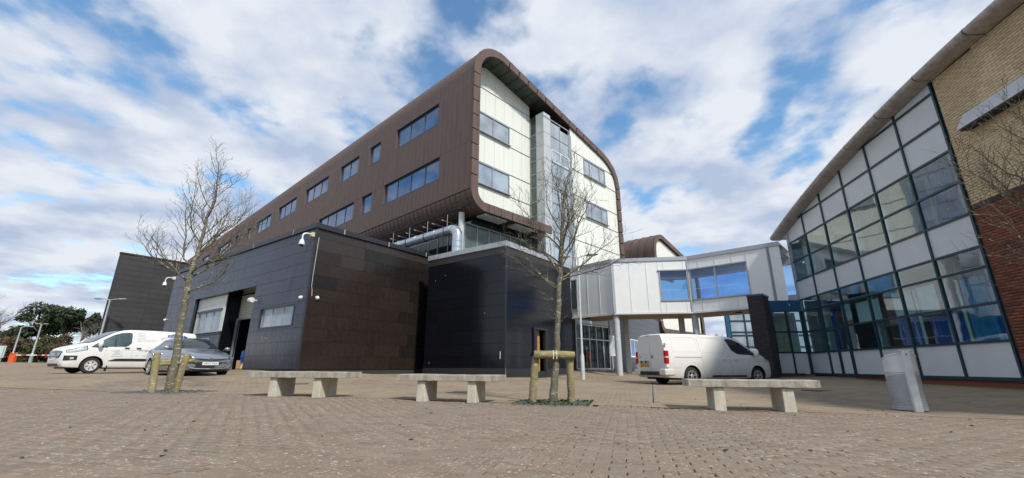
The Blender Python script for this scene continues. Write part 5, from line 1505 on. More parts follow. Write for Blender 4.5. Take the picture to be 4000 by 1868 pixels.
mb = MB(); mb.lathe([(.001, .0), (.062, 0), (.062, .012), (.001, .012)], 18, 'x', o=(.955, 0, .60)); bd_ = mb.build('badge', M['chrome'], car); bd_.scale = (1, 1, .8); bd_.location.z = .12
blend(car, 'front_lip', .60, .94, -.66, .66, .19, .26, M['black_plastic'], .02)
pl = blend(car, 'number_plate', .966, .977, -.26, .26, .40, .51, M['plate_white'], .002)
text_mesh('lettering', 'WP71 VXA', .098, M['ink'], pl, frame((.9785, 0, .422), (0, 1, 0), (0, 0, 1)), 'CENTER', squash=.93)
blend(car, 'underbody', -3.3, .7, -.7, .7, .15, .42, M['under'], .02)

# white crew of the right: long panel van seen from the rear quarter
VYAW = radians(19.7); VX, VY, VZ = 6.50 + 3.275 * cos(VYAW), 17.82 + 3.275 * sin(VYAW), -.035
vv = thing('delivery_van', 'dusty white long delivery van seen from its rear with red tail lamps and yellow plate', 'van', (VX, VY, VZ), VYAW)
BV = Body([(.905, .46, .55, .62, .74, .50, .06), (.885, .36, .72, .72, .88, .64, .09), (.80, .28, .86, .84, 1.00, .74, .13), (.60, .25, .935, .96, 1.12, .80, .15), (.3, .24, .955, 1.05, 1.23, .84, .16), (.02, .24, .96, 1.09, 1.33, .85, .16),
           (-.35, .24, .96, 1.10, 1.58, .79, .14), (-.70, .24, .96, 1.11, 1.77, .76, .14), (-1.05, .24, .96, 1.12, 1.86, .75, .16), (-1.6, .24, .96, 1.13, 1.90, .76, .17), (-3.0, .24, .958, 1.13, 1.92, .765, .17), (-4.1, .26, .945, 1.13, 1.91, .75, .16), (-4.34, .28, .93, 1.13, 1.89, .735, .14), (-4.395, .30, .905, 1.12, 1.86, .715, .12)])
body = cut_arches(BV.mesh(), [M['van_dirty'], M['under']], [(0, .335, .40), (-3.275, .335, .40)], .96); body.parent = vv
for x in (0, -3.275):
    for s in (1, -1): wheel(vv, x, s * .82, .332, .215, .22, 'alloy', M['rim'], s)
for s in (1, -1):
    side_patch(BV, 'side_window', [(-1.34, 1.72), (-1.2, 1.32), (-1.0, 1.18), (-.85, 1.15), (.02, 1.12), (.10, 1.13)], [(-1.34, 1.74), (-1.2, 1.76), (-.95, 1.735), (-.6, 1.60), (-.25, 1.38), (.10, 1.15)], M['glass_car'], vv, s, .006, 20)
    for x in (-1.08, -1.66): blend(vv, 'door_handle', x - .11, x + .11, *sorted((s * .94, s * .985)), .935, .985, M['van_dirty'], .015)
    mirror(vv, -.13, s * .92, 1.17, s, M['van_white'], M['black_plastic'], .33, .24)
    for pts in ([(-1.30, .30), (-1.36, .95), (-1.46, 1.80)], [(-2.72, .30), (-2.72, 1.05), (-2.78, 1.84)], [(-1.30, .30), (-.45, .30)], [(-2.74, 1.80), (-1.46, 1.80)], [(-.42, .48), (-.40, 1.0), (-.1, 1.12)], [(-4.1, .40), (-4.1, .62)], [(-4.1, .63), (-3.7, .63)]):
        rail_line(BV, 'door_gap', pts, M['ink_grey'], vv, s, .0045, .0)
    side_patch(BV, 'door_rail', [(-4.0, 1.005), (-2.74, 1.005)], [(-4.0, 1.03), (-2.74, 1.03)], M['ink_grey'], vv, s, .004)
    for x0, x1 in ((-4.05, -2.86), (-2.62, -1.62)):
        rail_line(BV, 'pressed_panel', [(x0, 1.24), (x0 + .04, 1.70), (x0 + .14, 1.77), (x1 - .1, 1.77), (x1 - .02, 1.70), (x1, 1.22), (x0, 1.22)], M['van_dirty'], vv, s, .010, -.002)
    side_patch(BV, 'sill_step', [(-2.35, .30), (-.62, .30)], [(-2.35, .345), (-2.25, .40), (-.72, .40), (-.62, .345)], M['black_plastic'], vv, s, .02)
    side_patch(BV, 'sill_cover', [(-2.32, .365), (-.65, .365)], [(-2.32, .38), (-2.2, .425), (-.75, .425), (-.65, .38)], M['van_dirty'], vv, s, .028)
    for x in (0, -3.275):
        mb = MB(); mb.tube([(x + .52 * cos(a), s * (BV.side_y(x + .52 * cos(a), min(.99, .33 + .52 * sin(a))) - .004), .33 + .52 * sin(a)) for a in np.linspace(radians(25), radians(155), 18)], .012, 6); mb.build('arch_pressing', M['van_dirty'], vv, smooth=True)
    mb = MB(); mb.box(-4.425, -4.28, *sorted((s * .80, s * .952)), .78, 1.26); t_ = mb.build('tail_lamp', M['tail_red'], vv, bevel=.03)
    mb = MB(); mb.box(-4.432, -4.27, *sorted((s * .815, s * .958)), .99, 1.05); mb.build('lamp_band', M['tail_clear'], t_)
    for z in (.64, 1.47): blend(vv, 'door_hinge', -4.42, -4.30, *sorted((s * .86, s * .955)), z, z + .07, M['van_white'], .015)
    mb = MB(); mb.box(-4.52, -4.05, *sorted((s * .58, s * .965)), .36, .60); mb.build('bumper_corner', M['van_dirty'], vv, bevel=.05)
    side_patch(BV, 'headlamp', [(.40, .93), (.62, .83), (.80, .78)], [(.40, .99), (.62, .98), (.80, .93)], M['lamp_glass'], vv, s, .010)
top_patch(BV, 'windscreen', -1.02, .0, .62, .78, M['glass_car'], vv)
blend(vv, 'rear_bumper', -4.50, -4.25, -.78, .78, .36, .50, M['black_plastic'], .03)
blend(vv, 'underbody', -4.1, .6, -.72, .72, .2, .5, M['under'], .02)
blend(vv, 'tow_reflector', -4.51, -4.49, -.62, -.5, .42, .45, M['tail_red'], .003)
mb = MB(); mb.tube([(-4.402, .0, .5), (-4.402, 0, 1.12), (-4.385, 0, 1.80)], .006, 5); mb.build('door_gap', M['ink_grey'], vv)
for y0, y1 in ((.04, .66), (-.66, -.04)):
    q = [(-4.402, y0, 1.16), (-4.402, y1, 1.16), (-4.375, y1 * .93, 1.68), (-4.368, y1 * .88, 1.74), (-4.368, y0 * .95, 1.76), (-4.368, y0 if y0 > 0 else y0 * .9, 1.74), (-4.402, y0, 1.16)]
    mb = MB(); mb.tube(q, .010, 6); mb.build('pressed_panel', M['van_white'], vv)
blend(vv, 'brake_lamp', -4.41, -4.30, -.02, .22, 1.845, 1.87, M['tail_red'], .006)
blend(vv, 'door_handle', -4.43, -4.40, .14, .40, 1.005, 1.05, M['van_white'], .012)
mb = MB(); mb.lathe([(.04, .0), (.062, 0), (.062, .012), (.04, .012)], 18, 'x', o=(-4.415, -.12, 1.04)); mb.tube([(-4.416, -.16, 1.06), (-4.416, -.11, 1.06), (-4.416, -.135, 1.02), (-4.416, -.08, 1.02)], .008, 5); mb.build('badge', M['chrome'], vv)
blend(vv, 'plate_recess', -4.408, -4.39, .10, .70, .66, .90, M['ink_grey'], .004)
pl = blend(vv, 'number_plate', -4.418, -4.409, .14, .66, .685, .795, M['plate_yellow'], .002)
text_mesh('lettering', 'OU21 YGE', .098, M['ink'], pl, frame((-4.4205, .40, .706), (0, -1, 0), (0, 0, 1)), 'CENTER', squash=.93)
text_mesh('lettering', 'VIVARO', .062, M['chrome'], vv, frame((-4.405, .76, 1.02), (0, -1, 0), (0, 0, 1)), 'LEFT')
for y in (.30, .58): 
    mb = MB(); mb.lathe([(.001, 0), (.04, 0), (.04, .02), (.001, .02)], 12, 'x', o=(-4.425, y, .85)); mb.build('plate_lamp', M['ink'], vv)

# ------------------------------------------------------------------ benches
def bench(x, y, yaw, z, label, ln=2.2):
    b = thing('bench', label, 'bench', (x, y, z), yaw, 'concrete benches along the forecourt edge')
    mb = MB(); n = 18; rows = []
    rr = random.Random(int(abs(x) * 100))
    for i in range(n + 1):
        s = -ln / 2 + ln * i / n; j = lambda: rr.uniform(-.004, .004)
        rows.append([(s, j(), .35 + j()), (s, .31, .35), (s, .62 + j(), .35 + j()), (s, .62 + j(), .455 + j()), (s, .31, .46 + j()), (s, j(), .455 + j())])
    mb.grid(rows, close=True, cap=True); mb.build('seat', M['bench_slab'], b, bevel=.006)
    for s in (-.49, .49):
        mb = MB(); mb.prism([(s - .085, 0.0), (s + .085, 0.0), (s + .08, .348), (s - .08, .348)], lambda p, q: (p, .04, q - .02 if q < .1 else q), lambda p, q: (p, .58, q - .02 if q < .1 else q)); mb.build('leg', M['bench_leg'], b, bevel=.012)
    return b
bench(-4.20, 8.70, radians(-13), .05, 'weathered concrete bench in front of the workshop corner', 2.14)
bench(-1.19, 8.10, radians(-15), .015, 'weathered concrete bench in front of the black enclosure', 1.93)
bench(3.72, 6.98, radians(-12), -.03, 'stained concrete bench in front of the white van with yellow plate', 1.87)

# ------------------------------------------------------------------ litter bin
bn = thing('litter_bin', 'pale grey perforated steel litter bin with a slanted open top and flat post', 'bin', (6.62, 7.62, zg(6.62, 7.62)), radians(15))
R_ = .225
def rimz(a): return .835 + .085 * cos(a - radians(238))
rows = []
for z in np.linspace(0, 1, 12):
    rows.append([(R_ * cos(2 * pi * k / 32), R_ * sin(2 * pi * k / 32), .02 + z * (rimz(2 * pi * k / 32) - .02)) for k in range(32)])
mb = MB(); mb.grid(rows[7:], close=True); mb.build('shell', M['bin'], bn, smooth=True)
mb = MB(); mb.grid(rows[:8], close=True); mb.build('perforated_shell', M['bin_dark'], bn, smooth=True)
mb = MB(); mb.grid([[(q[0] * .95, q[1] * .95, q[2]) for q in rows[i]] for i in (3, 11)], close=True, cap=True); mb.build('liner', M['int_dark'], bn)
mb = MB(); mb.tube([(R_ * cos(a) * 1.0, R_ * sin(a), rimz(a)) for a in np.linspace(0, 2 * pi, 40)], .012, 6); mb.build('rim', M['bin'], bn)
mb = MB(); mb.lathe([(R_ + .002, .60), (R_ + .004, .605), (R_ + .004, .61), (R_ + .002, .615)], 32); mb.lathe([(R_ + .002, .06), (R_ + .005, .065), (R_ + .002, .08)], 32); mb.build('seam_band', M['grey_trim'], bn)
hv, hf = [], []
for k in range(72):
    for j in range(24):
        a = 2 * pi * (k + .5 * (j % 2)) / 72; z = .09 + j * .0215; d = .0036
        n0 = len(hv)
        for da, dz in ((-1, -1), (1, -1), (1, 1), (-1, 1)): hv.append(((R_ + .0015) * cos(a + da * d / R_), (R_ + .0015) * sin(a + da * d / R_), z + dz * d))
        hf.append((n0, n0 + 1, n0 + 2, n0 + 3))
me = bpy.data.meshes.new('perforation'); me.from_pydata(hv, [], hf); me.materials.append(M['alu_dark']); o = bpy.data.objects.new('perforation', me); COL.objects.link(o); o.parent = bn; tag(o, kind='stuff')
a = radians(240); c_, s_ = cos(a), sin(a)
mb = MB(); w = .066
p = [(R_ * .9 * c_ - s_ * (-w), R_ * .9 * s_ + c_ * (-w)), (R_ * 1.13 * c_ - s_ * (-w * .8), R_ * 1.13 * s_ + c_ * (-w * .8)), (R_ * 1.13 * c_ - s_ * (w * .8), R_ * 1.13 * s_ + c_ * (w * .8)), (R_ * .9 * c_ - s_ * w, R_ * .9 * s_ + c_ * w)]
mb.prism(p, lambda x, y: (x, y, .0), lambda x, y: (x, y, .945)); mb.build('post', M['bin'], bn, bevel=.006)
mb = MB(); mb.tube([(R_ * 1.02 * c_ + s_ * .09, R_ * 1.02 * s_ - c_ * .09, .955), (R_ * 1.02 * c_ - s_ * .09, R_ * 1.02 * s_ + c_ * .09, .955)], .018, 10); mb.build('hinge', M['grey_trim'], bn)
mb = MB(); mb.sphere((R_ * 1.14 * c_, R_ * 1.14 * s_, .90), .012, 8, 6); mb.build('lock', M['ink'], bn)

def cover(x, y, w, d, yaw, label):
    c = thing('drain_cover', label, 'drain cover', (x, y, zg(x, y)), yaw)
    mb = MB(); mb.box(-w / 2, w / 2, -d / 2, d / 2, -.02, .006); mb.build('plate', M['cover'], c, bevel=.003)
    for q in ((-w / 2 - .05, w / 2 + .05, -d / 2 - .05, -d / 2 - .006), (-w / 2 - .05, w / 2 + .05, d / 2 + .006, d / 2 + .05), (-w / 2 - .05, -w / 2 - .006, -d / 2, d / 2), (w / 2 + .006, w / 2 + .05, -d / 2, d / 2)):
        mb = MB(); mb.box(*q, -.02, .008); mb.build('rim', M['alu_dark'], c)
cover(-1.1, 10.9, .7, .5, radians(-20), 'flat metal drain cover in the paving behind the middle bench')
cover(-6.3, 13.2, .6, .6, radians(25), 'square metal drain cover in the paving before the brown workshop wall')
cover(8.3, 12.2, .6, .45, radians(10), 'metal drain cover in the paving before the glass front')

# ------------------------------------------------------------------ lamp posts
def lamp_post(x, y, h, label, yaw, kind='double', mat='column', arm=.75, r=.055, group=None):
    z = zg(x, y); l = thing('lamp_post', label, 'lamp post', (x, y, z), yaw, group)
    mb = MB(); mb.lathe([(r * 1.75, -.05), (r * 1.75, 1.05), (r * 1.2, 1.15), (r, 1.2), (r * .8, h)], 14); mb.build('post', M[mat], l, smooth=True)
    for s in ((-1, 1) if kind == 'double' else (1,)):
        mb = MB(); mb.tube([(0, 0, h - .02), (s * arm * .5, 0, h + .06), (s * arm, 0, h + .08)], r * .5, 8); mb.build('arm', M[mat], l, smooth=True)
        mb = MB(); mb.sphere((s * (arm + .25), 0, h + .09), 1, 14, 8, (.34, .13, .06)); mb.build('lamp_head', M['grey_trim'], l, smooth=True)
        mb = MB(); mb.sphere((s * (arm + .25), 0, h + .06), 1, 14, 8, (.26, .10, .05)); mb.build('lamp_glass', M['lamp_glass'], l, smooth=True)
    return l
LP = lamp_post(3.33, 21.0, 5.85, 'slim grey lamp post between the staked middle tree and the link bridge', radians(-20), 'double', 'column', .45, .055)
lamp_post(-31.1, 33.2, 5.0, 'grey double armed lamp post rising behind the parked white van', radians(10), 'double', 'grey_trim', .55, .07)
lamp_post(-62.2, 55.4, 4.3, 'pale single lamp post at the far left beside the barrier box', radians(0), 'single', 'grey_trim', 1.0, .085)
lamp_post(-63.1, 58.5, 4.9, 'taller pale mast with short cross arms behind the barrier pole', radians(0), 'double', 'grey_trim', .35, .10)

# ------------------------------------------------------------------ cameras, lights and cable on the workshop
def wall_thing(name, label, cat, parent_fac, y, z, group=None, front=False, out=.0):
    o = parent_fac; R = Matrix.Rotation(o.rotation_euler.z, 4, 'Z')
    p = R @ (Vector((y, -.02 - out, z)) if front else Vector((-.02 - out, y, z))) + Vector(o.location)
    return thing(name, label, cat, p, o.rotation_euler.z + (pi / 2 if front else 0), group)
def ptz(y, z, label, first):
    c = wall_thing('dome_camera', label, 'camera', shop, y, z, 'swan neck dome cameras')
    mb = MB(); mb.box(-.16, 0, -.08, .08, -.10, .10); mb.build('mount_box', M['cream'] if first else M['cctv'], c, bevel=.01)
    pts = [(-.12, .0, .0)] + [(-.30 - .22 * sin(a), .0, -.16 + .16 * cos(a)) for a in np.linspace(0, pi / 2, 7)] + [(-.52, 0, -.34)]
    mb = MB(); mb.tube(pts, .038, 10); mb.build('arm', M['cctv'], c, smooth=True)
    mb = MB(); mb.lathe([(.03, -.30), (.075, -.34), (.125, -.50), (.125, -.56), (.001, -.56)], 18, o=(-.52, 0, 0)); mb.build('housing', M['cctv'], c, smooth=True)
    mb = MB(); mb.sphere((-.52, 0, -.565), .095, 14, 8); mb.build('dome', M['glass_car'], c, smooth=True)
ptz(.10, 6.30, 'white swan neck dome camera on the workshop corner below the coping', True)
ptz(17.55, 6.35, 'white swan neck dome camera at the far left end of the workshop', False)
cb = wall_thing('cable', 'thin white cable hanging down the workshop corner from the dome camera', 'cable', shop, .12, 6.1, front=True)
cb.rotation_euler = (0, 0, shop.rotation_euler.z)
mb = MB(); mb.tube([(0.02, -.01, .1), (.0, -.012, -.8), (-.02, -.012, -1.6), (-.02, -.012, -2.1), (.03, -.012, -2.3), (.05, -.012, -2.55)], .010, 5); co = mb.build('wire', M['cctv'], cb)
def mini_dome(y, z, label, front=False):
    c = wall_thing('mini_camera', label, 'camera', shop, y, z, 'small white dome cameras', front)
    mb = MB(); mb.lathe([(.001, 0), (.085, 0), (.085, -.06), (.06, -.07)], 16, 'x'); mb.build('base', M['cctv'], c, smooth=True)
    mb = MB(); mb.sphere((-.075, 0, -.01), .07, 14, 8); mb.build('dome', M['cctv'], c, smooth=True)
mini_dome(.45, 3.5, 'small white dome camera above the small window, left of the workshop corner')
mini_dome(.42, 3.5, 'small white dome camera on the brown end wall, right of the workshop corner', True)
mini_dome(17.6, 3.55, 'small white dome camera at the left end of the workshop above the white van')
mini_dome(11.28, 6.45, 'small white dome camera under the coping behind the left tree')
fl = wall_thing('floodlight', 'white round floodlight beside the roller shutter opening', 'floodlight', shop, 4.72, 3.73)
mb = MB(); mb.tube([(0, 0, 0), (-.22, .0, .02)], .03, 8); mb.build('bracket', M['cctv'], fl)
mb = MB(); mb.lathe([(.001, 0), (.12, 0), (.13, .22), (.12, .26), (.001, .27)], 18, 'y', o=(-.26, -.1, 0)); mb.build('housing', M['cctv'], fl, smooth=True)

# things standing in the workshop doorway
Rm = Matrix.Rotation(CA, 4, 'Z'); SP = lambda x, y, z=0: Rm @ Vector((x, y, z)) + Vector((-8.84, 18.5, 0))
p = SP(.75, 6.5, .42); dr_ = thing('blue_drum', 'blue plastic drum standing inside the shutter opening', 'drum', p)
mb = MB(); mb.lathe([(.001, 0), (.27, 0), (.30, .05), (.30, .3), (.31, .32), (.30, .34), (.30, .62), (.31, .64), (.30, .66), (.29, .9), (.25, .95), (.001, .95)], 24); mb.build('barrel', M['blue_plastic'], dr_, smooth=True)
mb = MB(); mb.lathe([(.26, .95), (.265, .98), (.001, .985)], 24); mb.build('lid', M['ink'], dr_, smooth=True)
p = SP(.25, 5.95, .41); cbx = thing('cardboard_box', 'open brown cardboard box on the ground before the blue drum', 'box', p, radians(30))
mb = MB(); mb.box(-.18, .18, -.14, .14, 0, .34); mb.build('carton', M['card'], cbx)
mb = MB(); mb.box(-.18, -.03, -.155, -.142, .10, .48); mb.box(.05, .18, -.155, -.142, .10, .40); mb.build('flap', M['card'], cbx)
p = SP(.2, 5.4, .41); bgx = thing('plastic_bag', 'white and yellow bag beside the cardboard box in the doorway', 'bag', p)
mb = MB(); mb.sphere((0, 0, .17), 1, 12, 8, (.13, .12, .19)); mb.build('sack', M['cctv'], bgx, smooth=True)
mb = MB(); mb.sphere((-.06, -.05, .12), 1, 10, 6, (.10, .09, .12)); mb.build('label_patch', M['yellow'], bgx, smooth=True)

# ------------------------------------------------------------------ tree guards
def log(name, a, b, r, parent, sag=0.0):
    a, b = Vector(a), Vector(b); rr = random.Random(int(abs(a.x * 99 + b.z * 77))); pts = []; rad = []
    for i in range(8):
        t = i / 7; q = a.lerp(b, t); pts.append(q + Vector((rr.uniform(-.006, .006), rr.uniform(-.006, .006), rr.uniform(-.004, .004)))); rad.append(r * rr.uniform(.94, 1.05))
    pts = [a - (b - a).normalized() * .0] + pts[1:-1] + [b]
    rad[-1] *= .9
    mb = MB(); mb.tube(pts, rad, 14); return mb.build(name, M['wood'], parent, smooth=True, angle=55)
zc_ = zg(.72, 8.0)
tg = thing('tree_guard', 'timber tree stake frame with two posts and a round crossbar around the middle tree', 'tree guard', (.72, 8.0, zc_), 0, 'timber tree guards')
log('post', (-.36, .06, -.05), (-.285, .03, .80), .066, tg); log('post', (.335, .05, -.05), (.325, .03, .80), .066, tg)
log('crossbar', (-.32, -.05, .825), (.405, -.05, .815), .070, tg)
mb = MB(); mb.tube([(.02, -.125, .745), (.02, -.126, .82), (.02, -.10, .895)], .012, 4); mb.tube([(.08, -.12, .745), (.08, -.126, .82), (.08, -.10, .895)], .012, 4); mb.build('tie_strap', M['cream'], tg)
LTX, LTY = -7.86, 10.45; zl_ = zg(LTX, LTY)
tg2 = thing('tree_guard', 'two stout mossy timber stakes and a short rail around the leaning left tree', 'tree guard', (LTX, LTY, zl_), 0, 'timber tree guards')
log('post', (-.12, -.36, -.05), (-.22, -.33, .86), .072, tg2); log('post', (.22, -.12, -.05), (.30, -.10, .86), .070, tg2)
log('crossbar', (-.36, .02, .66), (.34, .16, .70), .055, tg2)
mb = MB(); mb.tube([(-.3, -.28, .6), (-.05, -.0, .63), (.28, .0, .66)], .035, 8); mb.build('tie_strap', M['wood'], tg2)

# ------------------------------------------------------------------ bare street trees
def grow(mb, p, d, L_, r, lvl, rr, up=.15, maxl=3, sides=(7, 5, 4, 3), wig=.16, dens=1.0, tips=None):
    n = max(4, int(6 + L_ * 3)) if lvl < 3 else 3
    pts = [p.copy()]; rad = [r]; q = p.copy(); dr = d.normalized()
    for i in range(n):
        dr = (dr + Vector((rr.gauss(0, wig), rr.gauss(0, wig), rr.gauss(0, wig * .6) + up * (.35 if lvl else .15)))).normalized()
        q = q + dr * (L_ / n); pts.append(q.copy()); rad.append(max(.0022, r * (1 - .80 * (i + 1) / n)))
    mb.tube(pts, rad, sides[min(lvl, len(sides) - 1)], cap=(lvl < 1))
    if lvl >= maxl: return
    k = int({0: 8, 1: 11, 2: 5}[lvl] * dens * (.6 + .4 * L_ / .9) + rr.random())
    for i in range(k):
        t = .18 + .82 * (i + rr.random() * .8) / k; t = min(t, .98); j = min(int(t * n), n - 1); base = pts[j].lerp(pts[j + 1], t * n - j)
        ax = (pts[j + 1] - pts[j]).normalized(); side = ax.orthogonal().normalized(); side = Matrix.Rotation(rr.uniform(0, 2 * pi), 3, ax) @ side
        nd = (ax * rr.uniform(.55, .95) + side * rr.uniform(.55, .95) + Vector((0, 0, .25))).normalized()
        l2 = L_ * rr.uniform(.28, .52) * (1.15 - .45 * t)
        grow(mb, base, nd, max(.07, l2), max(.0035, rad[j] * rr.uniform(.42, .62)), lvl + 1, rr, up, maxl, sides, wig, dens, tips)
def street_tree(x, y, trunk, tr, limbs, label, seed, lead_twigs=10, reach=1.18, name='bare_tree', group='young bare street trees'):
    z = zg(x, y); t = thing(name, label, 'tree', (x, y, z), 0, group); rr = random.Random(seed)
    pts = [Vector(p) for p in trunk]; mb = MB(); dense = []; rad = []
    for i, (a, b) in enumerate(zip(pts, pts[1:])):
        for k in range(5):
            f = k / 5; dense.append(a.lerp(b, f) + Vector((rr.gauss(0, .006), rr.gauss(0, .006), 0))); rad.append(tr[i] + (tr[i + 1] - tr[i]) * f)
    dense.append(pts[-1]); rad.append(tr[-1]); mb.tube(dense, rad, 12); mb.build('trunk', M['bark'], t, smooth=True, angle=70)
    mb = MB()
    def at(zq):
        for a, b in zip(pts, pts[1:]):
            if a.z <= zq <= b.z: return a.lerp(b, (zq - a.z) / (b.z - a.z))
        return pts[-1].copy()
    for (zq, dx_, dy_, dz_, L_, r) in limbs:
        grow(mb, at(zq), Vector((dx_, dy_, dz_)), L_ * reach, r * .8, 1, rr)
    top = pts[-1]; grow(mb, top, Vector((rr.gauss(0, .1), rr.gauss(0, .1), 1)), .75, tr[-1], 1, rr)
    for i in range(lead_twigs):
        zq = rr.uniform(pts[2].z, top.z); a = rr.uniform(0, 2 * pi); grow(mb, at(zq), Vector((cos(a), sin(a), .9)), rr.uniform(.3, .75), .009, 2, rr)
    b = mb.build('crown', M['twig'], t, smooth=True, fix=False)
    return t
# middle tree
street_tree(.72, 8.0, [(0, 0, -.05), (.06, .0, .55), (.12, 0, 1.3), (.175, 0, 2.05), (.20, .02, 2.45), (.25, 0, 3.1), (.30, .02, 3.75), (.40, 0, 4.25)], [.082, .060, .050, .047, .043, .036, .026, .012],
            [(2.02, -1, -.2, .35, 1.15, .024), (2.06, -.9, .4, .5, 1.25, .026), (2.2, .9, .2, .75, 1.35, .027), (2.16, 1, -.35, .55, 1.2, .022), (2.3, -.7, -.5, .9, 1.3, .026), (2.35, .35, .6, 1.1, 1.4, .028), (2.4, .3, -.6, 1.3, 1.5, .028),
             (2.5, -.8, .5, .8, 1.1, .022), (2.65, .9, .1, .9, 1.25, .022), (2.8, -.9, -.2, .8, 1.15, .020), (2.9, .5, .6, 1.0, 1.2, .020), (3.05, .7, -.4, 1.0, 1.1, .018), (3.15, -.6, .4, 1.0, 1.05, .018), (3.35, .6, .2, 1.1, .9, .015), (3.45, -.6, -.3, 1.1, .9, .015), (3.7, .1, .5, 1, .7, .012), (3.85, -.4, .2, 1, .65, .011)],
            'slender bare young tree held in the crossbar stake frame', 11)
# left tree
street_tree(LTX, LTY, [(0, 0, -.05), (-.02, .0, .8), (-.08, 0, 1.6), (-.10, 0, 2.35), (-.12, 0, 2.75), (-.06, .03, 3.4), (.0, 0, 4.2), (.08, .02, 5.0), (.02, 0, 5.6)], [.108, .082, .070, .064, .054, .042, .031, .020, .010],
            [(2.3, .9, -.3, .45, 1.2, .028), (2.55, -1, .2, .45, 1.75, .032), (2.6, -.9, -.5, .6, 1.6, .028), (2.65, .9, .5, .7, 1.8, .032), (2.75, .8, -.5, .8, 1.7, .030), (2.85, -.5, .6, 1.0, 1.7, .032), (2.95, -.9, -.1, .9, 1.7, .030),
             (3.1, .5, .4, 1.2, 1.8, .034), (3.2, -.6, .5, 1.1, 1.6, .026), (3.4, .8, -.2, .9, 1.5, .024), (3.55, -.7, -.4, 1.1, 1.5, .024), (3.8, .6, .6, 1.1, 1.35, .022), (4.0, -.7, .2, 1.1, 1.25, .020), (4.25, .7, -.4, 1.1, 1.15, .018), (4.5, -.5, -.4, 1.1, 1.0, .016), (4.8, .5, .3, 1.1, .85, .014), (5.1, -.3, .4, 1.1, .7, .011)],
            'larger bare tree leaning slightly between two stout stakes in front of the silver car', 23, 14, 1.15)
# tree whose branches enter from the right edge
street_tree(8.35, 6.05, [(0, 0, -.05), (.0, 0, .8), (.03, 0, 1.6), (.02, 0, 2.2), (-.02, 0, 2.7), (.0, .03, 3.3), (.03, 0, 4.0), (.0, .02, 4.7)], [.10, .08, .07, .066, .055, .042, .03, .014],
            [(1.95, -1, .1, .18, 1.75, .026), (2.1, -1, -.25, .35, 1.7, .028), (2.25, -.9, .35, .55, 1.75, .032), (2.4, -.9, -.1, .65, 1.7, .030), (2.6, -.8, .3, .8, 1.6, .028), (2.3, .9, .1, .6, 1.4, .026), (2.8, -.8, -.3, .8, 1.5, .026), (3.0, .6, .6, .9, 1.3, .022), (3.1, -.8, .2, .9, 1.3, .022), (3.4, -.6, -.4, 1.0, 1.2, .020), (3.7, -.6, .3, 1.1, 1.0, .016), (4.1, .4, .4, 1.1, .9, .014)],
            'bare tree whose branches reach in from the right edge over the buff brick wall', 37, 12)
# planting pits: slate chips and weeds
def pit(x, y, w, d, yaw, label, n, weeds, seed):
    z = zg(x, y); t = thing('planting_pit', label, 'planting pit', (x, y, z), yaw); rg = np.random.default_rng(seed)
    mb = MB(); mb.box(-w / 2, w / 2, -d / 2, d / 2, -.03, .004); mb.build('soil', M['ground'], t)
    for q in ((-w / 2 - .05, w / 2 + .05, -d / 2 - .05, -d / 2), (-w / 2 - .05, w / 2 + .05, d / 2, d / 2 + .05), (-w / 2 - .05, -w / 2, -d / 2, d / 2), (w / 2, w / 2 + .05, -d / 2, d / 2)):
        mb = MB(); mb.box(*q, -.04, .016); mb.build('edging', M['kerb'], t)
    P = np.stack([rg.uniform(-w / 2, w / 2, n), rg.uniform(-d / 2, d / 2, n), rg.uniform(.005, .022, n)], 1); Sx = np.stack([rg.uniform(.025, .07, n), rg.uniform(.02, .045, n), rg.uniform(.006, .02, n)], 1)
    tv_ = [(-.5, -.5, -.5), (.5, -.4, -.5), (.45, .5, -.5), (-.4, .45, -.5), (-.4, -.45, .5), (.45, -.5, .35), (.4, .4, .5), (-.5, .4, .4)]
    V, F = stamp(tv_, [(0, 1, 5, 4), (1, 2, 6, 5), (2, 3, 7, 6), (3, 0, 4, 7), (4, 5, 6, 7)], P, rg.uniform(0, 6.28, n), Sx); me = np_mesh('slate_chips', V, F); me.materials.append(M['slate']); o = bpy.data.objects.new('slate_chips', me); COL.objects.link(o); o.parent = t; tag(o, kind='stuff')
    if weeds:
        P = np.stack([np.clip(rg.normal(0, w * .3, weeds), -w / 2, w / 2), rg.uniform(-d / 2, d / 2, weeds), np.zeros(weeds)], 1)
        lv = [(-.012, 0, 0), (.012, 0, 0), (.02, .02, .035), (0, .045, .05), (-.02, .02, .035)]
        V, F = stamp(lv, [(0, 1, 2, 4)] + [(4, 2, 3, 3)], P, rg.uniform(0, 6.28, weeds), rg.uniform(.5, 1.3, (weeds, 3)))
        F = F[F[:, 2] != F[:, 3]]
        me = np_mesh('weeds', V, F); me.materials.append(M['weed']); o = bpy.data.objects.new('weeds', me); COL.objects.link(o); o.parent = t; tag(o, kind='stuff')
pit(.74, 7.98, 1.25, 1.15, YAW_P, 'square planting pit of slate chips and green weeds at the middle tree', 1100, 900, 4)
pit(LTX, LTY - .05, 1.7, 1.2, YAW_P, 'planting pit of grey slate chips under the left tree', 1300, 60, 5)

